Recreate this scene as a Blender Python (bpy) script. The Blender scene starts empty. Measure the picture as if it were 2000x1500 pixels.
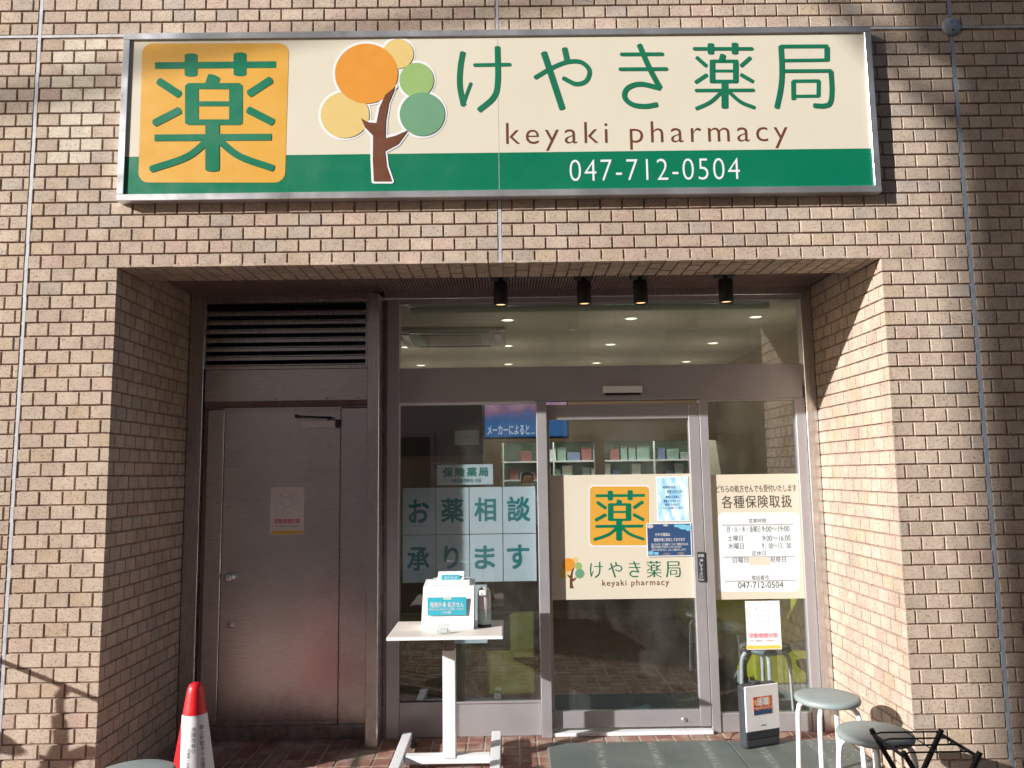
import bpy, bmesh, math, random
import numpy as np
from mathutils import Vector, Matrix
random.seed(7)
S = bpy.context.scene
COL = S.collection
H = 2.71            # underside of the lintel above the ground
R = math.radians

# ------------------------------------------------------------ camera
CAMP = np.array([0.0233, -4.0362, H - 1.1098])
F, YAW, PIT, ROL = 1526.1, .0073, .1142, -.0143      # focal length in pixels of a 2000 px wide picture
def cam_axes():
    cy, sy, cp, sp = math.cos(YAW), math.sin(YAW), math.cos(PIT), math.sin(PIT)
    f = np.array([sy*cp, cy*cp, sp]); rt = np.array([cy, -sy, 0.]); up = np.cross(rt, f)
    c, s = math.cos(ROL), math.sin(ROL)
    return c*rt + s*up, -s*rt + c*up, f
AX = cam_axes()
cd = bpy.data.cameras.new('camera'); cam = bpy.data.objects.new('camera', cd); COL.objects.link(cam)
cd.sensor_width = 36; cd.lens = 36*F/2000; cd.clip_start = .05; cd.clip_end = 500
m = Matrix(((AX[0][0], AX[1][0], -AX[2][0], CAMP[0]), (AX[0][1], AX[1][1], -AX[2][1], CAMP[1]),
            (AX[0][2], AX[1][2], -AX[2][2], CAMP[2]), (0, 0, 0, 1)))
cam.matrix_world = m
S.camera = cam
# ------------------------------------------------------------ sky, sun, exposure
SUN = Vector((-1.766, -1.0, .785)).normalized()       # towards the sun
el = math.asin(SUN.z); az = math.atan2(SUN.x, SUN.y)
w = bpy.data.worlds.new('World'); S.world = w; w.use_nodes = True
nt = w.node_tree; bg = nt.nodes['Background']
sky = nt.nodes.new('ShaderNodeTexSky'); sky.sky_type = 'NISHITA'; sky.sun_disc = False
sky.sun_elevation = el; sky.sun_rotation = az; sky.air_density = 1.0; sky.dust_density = 1.5; sky.ozone_density = 1.0
nt.links.new(sky.outputs[0], bg.inputs[0]); bg.inputs[1].default_value = .082
sd = bpy.data.lights.new('sun', 'SUN'); sd.energy = 5.0; sd.angle = R(.5); sd.color = (1, .965, .925)
sun = bpy.data.objects.new('sun', sd); COL.objects.link(sun)
sun.rotation_euler = SUN.to_track_quat('Z', 'Y').to_euler(); sun.location = (-20, -12, 12)
S.view_settings.view_transform = 'Standard'; S.view_settings.look = 'None'
S.view_settings.gamma = 1; S.view_settings.use_curve_mapping = False
S.view_settings.exposure = .72
S.cycles.max_bounces = 10; S.cycles.transparent_max_bounces = 16; S.cycles.sample_clamp_indirect = 6
S.cycles.use_denoising = True

# ------------------------------------------------------------ geometry of the place, measured
def hit(px, py, Y):
    """point of the plane y = Y seen at a photograph pixel (returns x, z)"""
    d = AX[2] + ((px-1000)*AX[0] - (py-750)*AX[1])/F
    t = (Y - CAMP[1])/d[1]; p = CAMP + t*d
    return p[0], p[2]
def apparent(P):
    d = np.array(P) - CAMP; return abs(F/(d@AX[2]))
XL, XR, YD = -2.02, 2.02, .97
MX, P1, P2 = .118, .0728, .0714

# ------------------------------------------------------------ materials
def nodes(name):
    m = bpy.data.materials.new(name); m.use_nodes = True
    return m, m.node_tree, m.node_tree.nodes['Principled BSDF']
def setc(b, c, rough=.5, metal=0., spec=None):
    b.inputs['Base Color'].default_value = (*c, 1); b.inputs['Roughness'].default_value = rough
    b.inputs['Metallic'].default_value = metal
    if spec is not None: b.inputs['Specular IOR Level'].default_value = spec
def N(nt, t, **kw):
    n = nt.nodes.new(t)
    for k, v in kw.items(): setattr(n, k, v)
    return n
def coords(nt, scale=(1, 1, 1), kind='world'):
    mp = N(nt, 'ShaderNodeMapping'); mp.inputs['Scale'].default_value = scale
    if kind == 'world':
        g = N(nt, 'ShaderNodeNewGeometry'); nt.links.new(g.outputs['Position'], mp.inputs[0])
    else:
        g = N(nt, 'ShaderNodeTexCoord'); nt.links.new(g.outputs['Object'], mp.inputs[0])
    return mp.outputs[0]
def noise(nt, vec, scale, detail=4, rough=.55):
    n = N(nt, 'ShaderNodeTexNoise'); n.inputs['Scale'].default_value = scale; n.inputs['Detail'].default_value = detail
    n.inputs['Roughness'].default_value = rough; nt.links.new(vec, n.inputs['Vector']); return n.outputs[0]
def ramp(nt, fac, stops):
    r = N(nt, 'ShaderNodeValToRGB'); e = r.color_ramp.elements
    while len(e) < len(stops): e.new(.5)
    for i, (p, c) in enumerate(stops):
        e[i].position = p; e[i].color = (*c, 1) if len(c) == 3 else c
    nt.links.new(fac, r.inputs[0]); return r.outputs[0]
def mixc(nt, fac, a, b, mode='MIX'):
    x = N(nt, 'ShaderNodeMix', data_type='RGBA', blend_type=mode)
    for s, v in ((0, fac), (6, a), (7, b)):
        if hasattr(v, 'is_linked') or hasattr(v, 'links'): nt.links.new(v, x.inputs[s])
        elif s == 0: x.inputs[0].default_value = v
        else: x.inputs[s].default_value = (*v, 1)
    return x.outputs[2]
def bump(nt, b, h, strength=.3, dist=.002):
    n = N(nt, 'ShaderNodeBump'); n.inputs['Strength'].default_value = strength; n.inputs['Distance'].default_value = dist
    nt.links.new(h, n.inputs['Height']); nt.links.new(n.outputs[0], b.inputs['Normal'])
def plain(name, c, rough=.5, metal=0., var=.08, scale=6, bmp=0, spec=None, bscale=200):
    m, t, b = nodes(name); setc(b, c, rough, metal, spec)
    v = coords(t); n = noise(t, v, scale, 5)
    lo = tuple(x*(1-var) for x in c); hi = tuple(min(1, x*(1+var)) for x in c)
    t.links.new(ramp(t, n, [(.3, lo), (.7, hi)]), b.inputs['Base Color'])
    r = ramp(t, noise(t, v, scale*3, 4), [(.3, (max(.02, rough-.07),)*3), (.7, (min(1, rough+.09),)*3)])
    t.links.new(r, b.inputs['Roughness'])
    if bmp: bump(t, b, noise(t, v, bscale, 3), bmp, .001)
    return m
M = {}
def brick_mat(name, dull=1.):
    m, t, b = nodes(name); b.inputs['Roughness'].default_value = .86; b.inputs['Specular IOR Level'].default_value = .25
    v = coords(t); a = N(t, 'ShaderNodeAttribute', attribute_name='tint')
    big = ramp(t, noise(t, v, 9, 4), [(.3, (.86, .85, .84)), (.7, (1.08, 1.07, 1.05))])
    c = mixc(t, 1., a.outputs['Color'], big, 'MULTIPLY')
    # scratched, torn face: short dark nicks in every direction
    v2 = coords(t, (1, 1, 1.5)); w2 = N(t, 'ShaderNodeVectorMath', operation='ADD')
    dn = N(t, 'ShaderNodeTexNoise'); dn.inputs['Scale'].default_value = 60; t.links.new(v, dn.inputs['Vector'])
    sc = N(t, 'ShaderNodeVectorMath', operation='SCALE'); sc.inputs['Scale'].default_value = .02
    t.links.new(dn.outputs['Color'], sc.inputs[0]); t.links.new(v2, w2.inputs[0]); t.links.new(sc.outputs[0], w2.inputs[1])
    n1 = noise(t, w2.outputs[0], 120, 3, .65)
    nick = ramp(t, n1, [(.36, (0, 0, 0)), (.44, (1, 1, 1))])
    fine = noise(t, v, 420, 3, .6)
    grain = ramp(t, fine, [(.3, (.88, .88, .88)), (.7, (1.06, 1.06, 1.06))])
    c = mixc(t, 1., c, grain, 'MULTIPLY')
    c = mixc(t, nick, mixc(t, 1., c, (.50, .45, .42), 'MULTIPLY'), c)
    stain = ramp(t, noise(t, coords(t, (1.2, 1.2, .35)), 1.6, 5), [(.36, (.86, .84, .83)), (.62, (1.03, 1.03, 1.03))])
    c = mixc(t, 1., c, stain, 'MULTIPLY')
    t.links.new(c, b.inputs['Base Color'])
    h = N(t, 'ShaderNodeMath', operation='MULTIPLY_ADD'); h.inputs[1].default_value = .35
    t.links.new(fine, h.inputs[0]); t.links.new(nick, h.inputs[2])
    bump(t, b, h.outputs[0], .55, .0016)
    return m
M['brick'] = brick_mat('brick_face')
M['mortar'] = plain('dark_mortar', (.30, .21, .165), .95, var=.3, scale=25, bmp=.4)
M['sealant'] = plain('grey_sealant', (.42, .42, .44), .55, var=.18, scale=14)
M['seal_blue'] = plain('blue_grey_sealant', (.30, .34, .40), .5, var=.18, scale=14)
M['alu'] = plain('brushed_aluminium', (.70, .71, .73), .34, .9, var=.01, scale=2)
M['rib'] = plain('ribbed_brown_metal', (.24, .165, .15), .5, .1, var=.15)
M['cream'] = plain('cream_face', (.60, .555, .455), .38, var=.02, scale=2, spec=.3)
M['green'] = plain('green_print', (.0, .15, .075), .35, var=.04, scale=2)
M['green2'] = plain('dark_green_letter', (.006, .14, .07), .4, var=.05)
M['amber'] = plain('amber_print', (.60, .32, .045), .4, var=.03, scale=3)
M['orange'] = plain('orange_print', (.62, .25, .03), .4, var=.03)
M['pyel'] = plain('pale_yellow_print', (.62, .46, .17), .4, var=.02)
M['lgreen'] = plain('light_green_print', (.26, .40, .14), .4, var=.03)
M['mgreen'] = plain('soft_green_print', (.13, .29, .17), .4, var=.03)
M['brown'] = plain('brown_print', (.13, .045, .02), .4, var=.05)
M['white'] = plain('white_print', (.70, .71, .73), .4, var=.02)
M['paper'] = plain('white_paper', (.66, .72, .76), .7, var=.03, scale=3)
M['teal'] = plain('teal_ink', (.02, .24, .25), .6, var=.03)
M['tealg'] = plain('green_ink', (.01, .22, .15), .6, var=.03)
M['cyan'] = plain('cyan_paper', (.03, .38, .50), .6, var=.04)
M['ink'] = plain('dark_ink', (.05, .045, .04), .6, var=.05)
M['navyink'] = plain('navy_ink', (.02, .05, .16), .6, var=.05)
M['pink'] = plain('pink_ink', (.70, .22, .28), .6, var=.05)
M['yellow'] = plain('yellow_paper', (.80, .50, .08), .6, var=.06)
M['black'] = plain('black_paint', (.009, .009, .010), .62, var=.2)
M['dark'] = plain('dark_plastic', (.035, .04, .048), .45, var=.15)
M['silver'] = plain('silver_plastic', (.74, .75, .77), .38, .0, var=.03)
M['whitepl'] = plain('white_plastic', (.80, .80, .79), .35, var=.03)
M['wpaint'] = plain('white_powder_coat', (.78, .79, .80), .38, var=.04)
M['mauve'] = plain('mauve_tube', (.22, .19, .20), .4, .3, var=.05)
M['seat'] = plain('grey_green_vinyl', (.26, .31, .305), .42, var=.05, bmp=.1, bscale=500)
M['red'] = plain('red_plastic', (.70, .012, .02), .38, var=.05)
M['conewhite'] = plain('white_sleeve', (.72, .72, .74), .45, var=.05, scale=10)
M['tabletop'] = plain('pale_table_top', (.68, .62, .57), .45, var=.04, scale=4)
M['mat'] = None
def brushed(name, c, rough, horiz=True, smudge=.10):
    m, t, b = nodes(name); setc(b, c, rough, 1.)
    v = coords(t, (6, 6, 500) if horiz else (500, 6, 3))
    n = noise(t, v, 3, 4)
    c1 = mixc(t, 1., ramp(t, n, [(.3, tuple(x*.96 for x in c)), (.7, tuple(x*1.03 for x in c))]),
              ramp(t, noise(t, coords(t, (1, 1, 1.8)), 2.2, 4), [(.32, (1-smudge, 1-smudge, 1-smudge)), (.65, (1, 1, 1))]), 'MULTIPLY')
    t.links.new(c1, b.inputs['Base Color'])
    t.links.new(ramp(t, n, [(.3, (rough-.02,)*3), (.7, (rough+.04,)*3)]), b.inputs['Roughness'])
    g = N(t, 'ShaderNodeNewGeometry'); sx = N(t, 'ShaderNodeSeparateXYZ'); t.links.new(g.outputs['Position'], sx.inputs[0])
    lowz = N(t, 'ShaderNodeMapRange'); lowz.inputs[1].default_value = .55; lowz.inputs[2].default_value = .0; t.links.new(sx.outputs[2], lowz.inputs[0])
    gr = N(t, 'ShaderNodeMath', operation='MULTIPLY'); t.links.new(lowz.outputs[0], gr.inputs[0]); t.links.new(noise(t, coords(t, (1, 1, .5)), 14, 6, .7), gr.inputs[1])
    scr = ramp(t, noise(t, coords(t, (2, 2, 40)), 4, 6, .7), [(.66, (0, 0, 0)), (.72, (1, 1, 1))])
    c2 = mixc(t, ramp(t, gr.outputs[0], [(.22, (0, 0, 0)), (.6, (.6, .6, .6))]), c1, (.22, .19, .17))
    c3 = mixc(t, mixc(t, 1., scr, (.10, .10, .10), 'MULTIPLY'), c2, (.80, .79, .78)); t.links.new(c3, b.inputs['Base Color'])
    bump(t, b, n, .02, .0003); return m
M['steel'] = brushed('brushed_steel', (.70, .695, .72), .27)
M['steel2'] = brushed('frame_steel', (.70, .695, .72), .27, False, .1)
M['anod'] = plain('taupe_aluminium', (.42, .405, .42), .38, .45, var=.05, scale=3)
def glass(name, tint=(.86, .90, .88), extra=1.0):
    m = bpy.data.materials.new(name); m.use_nodes = True; t = m.node_tree; t.nodes.clear()
    o = N(t, 'ShaderNodeOutputMaterial'); tr = N(t, 'ShaderNodeBsdfTransparent'); gl = N(t, 'ShaderNodeBsdfGlossy')
    tr.inputs[0].default_value = (*tint, 1); gl.inputs['Roughness'].default_value = .0; gl.inputs[0].default_value = (1, 1, 1, 1)
    fr = N(t, 'ShaderNodeFresnel'); gb = N(t, 'ShaderNodeNewGeometry'); mr = N(t, 'ShaderNodeMapRange')
    mr.inputs['To Min'].default_value = 1.5; mr.inputs['To Max'].default_value = 1/1.5       # same pane seen from inside
    t.links.new(gb.outputs['Backfacing'], mr.inputs[0]); t.links.new(mr.outputs[0], fr.inputs[0])
    mu = N(t, 'ShaderNodeMath', operation='MULTIPLY'); mu.inputs[1].default_value = extra
    mx = N(t, 'ShaderNodeMixShader'); t.links.new(fr.outputs[0], mu.inputs[0]); t.links.new(mu.outputs[0], mx.inputs[0])
    t.links.new(tr.outputs[0], mx.inputs[1]); t.links.new(gl.outputs[0], mx.inputs[2]); du = N(t, 'ShaderNodeBsdfDiffuse'); du.inputs[0].default_value = (.6, .58, .55, 1); m2 = N(t, 'ShaderNodeMixShader')
    df = ramp(t, noise(t, coords(t, (1, 1, .6)), 3.5, 6, .65), [(.42, (.002, .002, .002)), (.75, (.05, .05, .05))])
    t.links.new(df, m2.inputs[0]); t.links.new(mx.outputs[0], m2.inputs[1]); t.links.new(du.outputs[0], m2.inputs[2]); t.links.new(m2.outputs[0], o.inputs[0])
    return m
M['glass'] = glass('window_glass', (.86, .90, .91), 1.9)
M['clear'] = glass('clear_plastic', (.93, .95, .95), 1.)
def emit(name, c, s):
    m, t, b = nodes(name); setc(b, c, .5); b.inputs['Emission Color'].default_value = (*c, 1)
    b.inputs['Emission Strength'].default_value = s; return m
M['lamp'] = emit('warm_lamp', (1, .86, .62), 1.6)
M['lamp2'] = emit('warm_spot_lamp', (1, .62, .30), 1.0)
def screen():
    m, t, b = nodes('tv_picture'); v = coords(t); n = noise(t, v, 7, 4)
    g = N(t, 'ShaderNodeNewGeometry'); sx = N(t, 'ShaderNodeSeparateXYZ'); t.links.new(g.outputs['Position'], sx.inputs[0])
    up = N(t, 'ShaderNodeMapRange'); up.inputs[1].default_value = 1.95; up.inputs[2].default_value = 2.2; t.links.new(sx.outputs[2], up.inputs[0])
    mm = N(t, 'ShaderNodeMath', operation='MULTIPLY'); t.links.new(n, mm.inputs[0]); t.links.new(up.outputs[0], mm.inputs[1])
    c = ramp(t, mm.outputs[0], [(.12, (.03, .20, .52)), (.24, (.16, .22, .5)), (.34, (.45, .22, .38)), (.5, (.65, .40, .5))])
    b.inputs['Base Color'].default_value = (0, 0, 0, 1); t.links.new(c, b.inputs['Emission Color']); b.inputs['Emission Strength'].default_value = .32
    return m
M['screen'] = screen()
M['tvtext'] = emit('tv_caption', (.75, .85, 1), .3)
M['iwall'] = plain('beige_inner_wall', (.36, .29, .215), .8, var=.05, scale=2)
M['iwallw'] = plain('pale_inner_wall', (.42, .42, .37), .8, var=.05, scale=2)
M['iceil'] = plain('inner_ceiling', (.62, .56, .47), .85, var=.04, scale=2)
M['blind'] = plain('green_roller_blind', (.62, .70, .54), .7, var=.05)
M['lime'] = plain('lime_vinyl', (.46, .45, .03), .5, var=.08, scale=3)
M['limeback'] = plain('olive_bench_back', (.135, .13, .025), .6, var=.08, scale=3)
M['wood'] = plain('dark_cabinet', (.06, .04, .03), .5, var=.2)
M['mint'] = plain('mint_panel', (.46, .60, .52), .6, var=.05)
M['skin'] = plain('skin', (.55, .34, .25), .55)
M['hair'] = plain('black_hair', (.02, .015, .012), .5)
M['coat'] = plain('white_coat', (.7, .72, .75), .7)
M['trouser'] = plain('dark_cloth', (.04, .04, .05), .8)
M['bluem'] = None
def mat_ground(name, cols, rough=.85, s=3, b_=.5, bs=120, rand=False):
    m, t, b = nodes(name); b.inputs['Roughness'].default_value = rough; v = coords(t)
    c = ramp(t, noise(t, v, s, 6, .6), cols)
    if rand:
        oi = N(t, 'ShaderNodeAttribute', attribute_name='tint'); c = mixc(t, 1., c, oi.outputs['Color'], 'MULTIPLY')
    g = ramp(t, noise(t, v, 260, 3), [(.3, (.8, .8, .8)), (.7, (1.12, 1.12, 1.12))]); c = mixc(t, 1., c, g, 'MULTIPLY')
    t.links.new(c, b.inputs['Base Color']); bump(t, b, noise(t, v, bs, 4), b_, .002); return m
M['paver'] = mat_ground('red_brown_paver', [(.30, (.20, .085, .06)), (.46, (.26, .12, .09)), (.58, (.36, .26, .21)), (.70, (.42, .34, .28))], .7, 5, .3, rand=True)
M['grout'] = mat_ground('pale_grout', [(.3, (.26, .22, .18)), (.7, (.46, .41, .35))], .95, 8)
M['asphalt'] = mat_ground('asphalt', [(.3, (.04, .04, .042)), (.7, (.065, .063, .06))], .9, 2, .8, 90)
M['kerb'] = mat_ground('concrete', [(.3, (.30, .29, .27)), (.7, (.42, .40, .37))], .9, 4)
def mat_worn():
    m, t, b = nodes('worn_green_mat'); setc(b, (.09, .115, .105), .62)
    v = coords(t, (9, 60, 1)); st = ramp(t, noise(t, v, 2.2, 5, .65), [(.50, (0, 0, 0)), (.62, (1, 1, 1))])
    g = N(t, 'ShaderNodeNewGeometry'); sx = N(t, 'ShaderNodeSeparateXYZ'); t.links.new(g.outputs['Position'], sx.inputs[0])
    # worn tracks every 0.3 m where the ridges underneath show
    a1 = N(t, 'ShaderNodeMath', operation='MULTIPLY_ADD'); a1.inputs[1].default_value = -.05; t.links.new(sx.outputs[1], a1.inputs[0]); t.links.new(sx.outputs[0], a1.inputs[2])
    a0 = N(t, 'ShaderNodeMath', operation='ADD'); a0.inputs[1].default_value = .1575+.0395; t.links.new(a1.outputs[0], a0.inputs[0]); a1 = a0; a2 = N(t, 'ShaderNodeMath', operation='MULTIPLY'); a2.inputs[1].default_value = 2*math.pi/.31; t.links.new(a1.outputs[0], a2.inputs[0])
    a3 = N(t, 'ShaderNodeMath', operation='SINE'); t.links.new(a2.outputs[0], a3.inputs[0])
    band = ramp(t, a3.outputs[0], [(.80, (0, 0, 0)), (1.0, (1, 1, 1))])
    f = mixc(t, 1., band, st, 'MULTIPLY')
    big = ramp(t, noise(t, coords(t), 3, 5), [(.3, (.085, .11, .10)), (.7, (.135, .16, .15))])
    t.links.new(mixc(t, f, big, (.40, .41, .39)), b.inputs['Base Color'])
    bump(t, b, noise(t, coords(t, (4, 90, 1)), 3, 3), .25, .001); return m
M['mat'] = mat_worn()
def mat_bluepaper():
    m, t, b = nodes('blue_watercolour_print'); b.inputs['Roughness'].default_value = .6
    v = coords(t, (1.2, 1, .5))
    t.links.new(ramp(t, noise(t, v, 22, 4), [(.35, (.75, .86, .92)), (.5, (.40, .66, .84)), (.68, (.18, .45, .72))]), b.inputs['Base Color']); return m
M['bluem'] = mat_bluepaper()
def mat_ad():
    m, t, b = nodes('orange_city_print'); b.inputs['Roughness'].default_value = .5; v = coords(t, (1, 1, 1))
    t.links.new(ramp(t, noise(t, v, 60, 4), [(.35, (.10, .02, .01)), (.48, (.55, .08, .02)), (.6, (.75, .30, .06)), (.7, (.7, .55, .35))]), b.inputs['Base Color']); return m
M['ad'] = mat_ad()

# ------------------------------------------------------------ mesh helpers
class MB:
    def __init__(s): s.v = []; s.f = []; s.t = []; s.smooth = []
    def add(s, vs, fs, tint=None, smooth=False):
        o = len(s.v); s.v += [tuple(p) for p in vs]; s.f += [tuple(i+o for i in f) for f in fs]
        s.smooth += [smooth]*len(fs)
        if tint is not None: s.t += [tint]*len(vs)
        return s
    def box(s, x0, x1, y0, y1, z0, z1, c=.0):
        if x0 > x1: x0, x1 = x1, x0
        if y0 > y1: y0, y1 = y1, y0
        if z0 > z1: z0, z1 = z1, z0
        c = min(c, (x1-x0)*.45, (y1-y0)*.45, (z1-z0)*.45)
        if c <= 0:
            v = [(x, y, z) for z in (z0, z1) for y in (y0, y1) for x in (x0, x1)]
            return s.add(v, [(0, 2, 3, 1), (4, 5, 7, 6), (0, 1, 5, 4), (2, 6, 7, 3), (0, 4, 6, 2), (1, 3, 7, 5)])
        bm = bmesh.new(); bmesh.ops.create_cube(bm, size=1)
        for q in bm.verts: q.co = Vector(((x0+x1)/2+q.co.x*(x1-x0), (y0+y1)/2+q.co.y*(y1-y0), (z0+z1)/2+q.co.z*(z1-z0)))
        bmesh.ops.bevel(bm, geom=bm.edges[:], offset=c, segments=1 if c < .004 else 3, affect='EDGES', profile=.5)
        s.frombm(bm); bm.free(); return s
    def frombm(s, bm, smooth=False):
        bm.verts.ensure_lookup_table(); bm.verts.index_update()
        return s.add([v.co[:] for v in bm.verts], [tuple(v.index for v in f.verts) for f in bm.faces], smooth=smooth)
    def tube(s, pts, r, n=12, closed=False, caps=True, rs=None):
        P = [Vector(p) for p in pts]; k = len(P); rings = []
        up = None
        for i in range(k):
            a = P[i-1] if (i or closed) else P[i]; b = P[(i+1) % k] if (i < k-1 or closed) else P[i]
            d = (b-a).normalized()
            if up is None:
                up = Vector((0, 0, 1)) if abs(d.z) < .9 else Vector((1, 0, 0))
            u = (up - d*up.dot(d)).normalized(); up = u; w_ = d.cross(u)
            rr = rs[i] if rs else r
            rings.append([P[i] + rr*(math.cos(2*math.pi*j/n)*u + math.sin(2*math.pi*j/n)*w_) for j in range(n)])
        vs = [p for g in rings for p in g]; fs = []
        for i in range(k if closed else k-1):
            for j in range(n):
                a, b = i*n+j, i*n+(j+1) % n; c, d = ((i+1) % k)*n+(j+1) % n, ((i+1) % k)*n+j
                fs.append((a, b, c, d))
        s.add(vs, fs, smooth=True)
        if caps and not closed:
            s.add(rings[0], [tuple(range(n))[::-1]]); s.add(rings[-1], [tuple(range(n))])
        return s
    def lathe(s, prof, c=(0, 0, 0), n=32, axis='z', smooth=True):
        vs = []; fs = []
        for (r, h) in prof:
            for j in range(n):
                a = 2*math.pi*j/n; x, y = r*math.cos(a), r*math.sin(a)
                p = (x, y, h) if axis == 'z' else (x, h, -y)
                vs.append((c[0]+p[0], c[1]+p[1], c[2]+p[2]))
        for i in range(len(prof)-1):
            for j in range(n):
                fs.append((i*n+j, i*n+(j+1) % n, (i+1)*n+(j+1) % n, (i+1)*n+j))
        s.add(vs, fs, smooth=smooth)
        k = len(prof)-1
        if prof[0][0] > 1e-5: s.add(vs[:n], [tuple(range(n))[::-1]])
        if prof[-1][0] > 1e-5: s.add(vs[k*n:], [tuple(range(n))])
        return s
    def mesh(s, name, mat, off=(0, 0, 0)):
        me = bpy.data.meshes.new(name)
        o = Vector(off)
        me.from_pydata([Vector(p)-o for p in s.v], [], s.f)
        me.polygons.foreach_set('use_smooth', s.smooth)
        if s.t:
            a = me.color_attributes.new('tint', 'FLOAT_COLOR', 'POINT')
            a.data.foreach_set('color', [x for c in s.t for x in (*c, 1.)])
        me.materials.append(mat); me.update(); return me
    def build(s, name, mat, parent=None, local=False):
        off = (0, 0, 0) if local else origin(parent)
        o = bpy.data.objects.new(name, s.mesh(name, mat, off)); COL.objects.link(o)
        if parent: o.parent = parent
        return o
def origin(p):
    v = Vector((0, 0, 0))
    while p: v = v + Vector(p.location); p = p.parent
    return v
def tag(o, label=None, cat=None, group=None, kind=None):
    for k, v in (('label', label), ('category', cat), ('group', group), ('kind', kind)):
        if v: o[k] = v
    return o
def thing(name, label, cat, loc=(0, 0, 0), rz=0, group=None):
    o = bpy.data.objects.new(name, None); COL.objects.link(o); o.location = loc; o.rotation_euler.z = rz
    o.empty_display_size = .1
    return tag(o, label, cat, group)
KIDS = {}
def copy_tree(o, parent=None):
    c = o.copy(); COL.objects.link(c)
    if parent: c.parent = parent
    for ch in [x for x in COL.objects if x.parent == o]: copy_tree(ch, c)
    return c

# ------------------------------------------------------------ flat lettering and marks
_tc = {}
def glyphs(s, bold=0., space=1.):
    k = (s, bold, space)
    if k not in _tc:
        c = bpy.data.curves.new('t', 'FONT'); c.body = s; c.offset = min(0., bold); c.space_character = space; c.resolution_u = 4
        o = bpy.data.objects.new('t', c); me = bpy.data.meshes.new_from_object(o)
        vs = [v.co[:] for v in me.vertices]; fs = [tuple(p.vertices) for p in me.polygons]
        bpy.data.objects.remove(o); bpy.data.meshes.remove(me); _tc[k] = (vs, fs)
    return _tc[k]
def text_on(mb, s, quad, bold=0., space=1., Y=0.):
    """fit a line of text into the photograph rectangle quad=(x0,y0,x1,y1) of the plane y = Y"""
    vs, fs = glyphs(s, min(0., bold), space)
    xs = [v[0] for v in vs]; ys = [v[1] for v in vs]
    x0, x1, y0, y1 = min(xs), max(xs), min(ys), max(ys)
    tl = hit(quad[0], quad[1], Y); br = hit(quad[2], quad[3], Y)
    sx = (br[0]-tl[0])/(x1-x0); sz = (tl[1]-br[1])/(y1-y0)
    for k, (a, b) in enumerate([(0, 0)] if bold < .004 else [(-bold, -bold), (bold, -bold), (-bold, bold), (bold, bold)]):
        mb.add([(tl[0]+(v[0]-x0+a)*sx, Y-.0001*k, br[1]+(v[1]-y0+b)*sz) for v in vs], fs)
def lettering(s, quad, Y, mat, parent, bold=0., space=1., name='lettering'):
    mb = MB()
    for line in (s if isinstance(s, list) else [(s, quad)]): text_on(mb, line[0], line[1], bold, space, Y)
    return mb.build(name, mat, parent)
def sheet(mb, x0, x1, z0, z1, Y, th=.0008):
    return mb.box(x0, x1, Y, Y+th, z0, z1)
def pxrect(x0, y0, x1, y1, Y):
    a = hit(x0, y0, Y); b = hit(x1, y1, Y); return a[0], b[0], b[1], a[1]
def smooth_path(pts, k=6):
    if len(pts) < 3: return pts
    P = [np.array(p, float) for p in pts]; P = [2*P[0]-P[1]] + P + [2*P[-1]-P[-2]]; out = []
    for i in range(1, len(P)-2):
        for j in range(k):
            t = j/k
            out.append(tuple(.5*((2*P[i]) + (P[i+1]-P[i-1])*t + (2*P[i-1]-5*P[i]+4*P[i+1]-P[i+2])*t*t + (3*P[i]-P[i-1]-3*P[i+1]+P[i+2])*t**3)))
    out.append(tuple(P[-2])); return out
def ribbon(pts, w, round_=True, closed=False, cap=1.):
    P = [np.array(p, float) for p in pts]; n = len(P); L = []; Rr = []
    for i in range(n):
        a = P[i-1] if (i or closed) else None; b = P[(i+1) % n] if (i < n-1 or closed) else None
        d1 = None if a is None else (P[i]-a)/np.linalg.norm(P[i]-a); d2 = None if b is None else (b-P[i])/np.linalg.norm(b-P[i])
        if d1 is None: d1 = d2
        if d2 is None: d2 = d1
        n1 = np.array([-d1[1], d1[0]]); n2 = np.array([-d2[1], d2[0]]); nn = n1+n2; nn /= np.linalg.norm(nn)
        q = w/2/max(.4, nn@n1); L.append(P[i]+nn*q); Rr.append(P[i]-nn*q)
    vs = L+Rr; fs = [(i, n+i, n+i+1, i+1) for i in range(n-1)]
    if closed: fs.append((n-1, 2*n-1, n, 0))
    elif round_:
        for e, (c, q, sgn) in enumerate(((P[0], P[1], -1), (P[-1], P[-2], -1))):
            d = (q-c)/np.linalg.norm(q-c)*sgn; nn = np.array([-d[1], d[0]]); o = len(vs)
            arc = [c + nn*w/2*math.cos(t)*1 + d*w/2*cap*math.sin(t) for t in np.linspace(0, math.pi, 9)]
            vs += arc; fs.append(tuple(range(o, o+9)))
    return vs, fs
def disc(cx, cy, rx, ry, n=40):
    return [np.array((cx+rx*math.cos(2*math.pi*i/n), cy+ry*math.sin(2*math.pi*i/n))) for i in range(n)], [tuple(range(n))]
def flat(mb, vf, Y, tr):
    vs, fs = vf; o = []
    for v in vs:
        x, z = hit(*tr(v), Y); o.append((x, Y, z))
    # every facet faces the street
    ff = []
    for f in fs:
        a = 0
        for i in range(len(f)):
            p, q = o[f[i]], o[f[(i+1) % len(f)]]; a += p[0]*q[2]-q[0]*p[2]
        ff.append(f if a > 0 else f[::-1])
    mb.add(o, ff)
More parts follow.
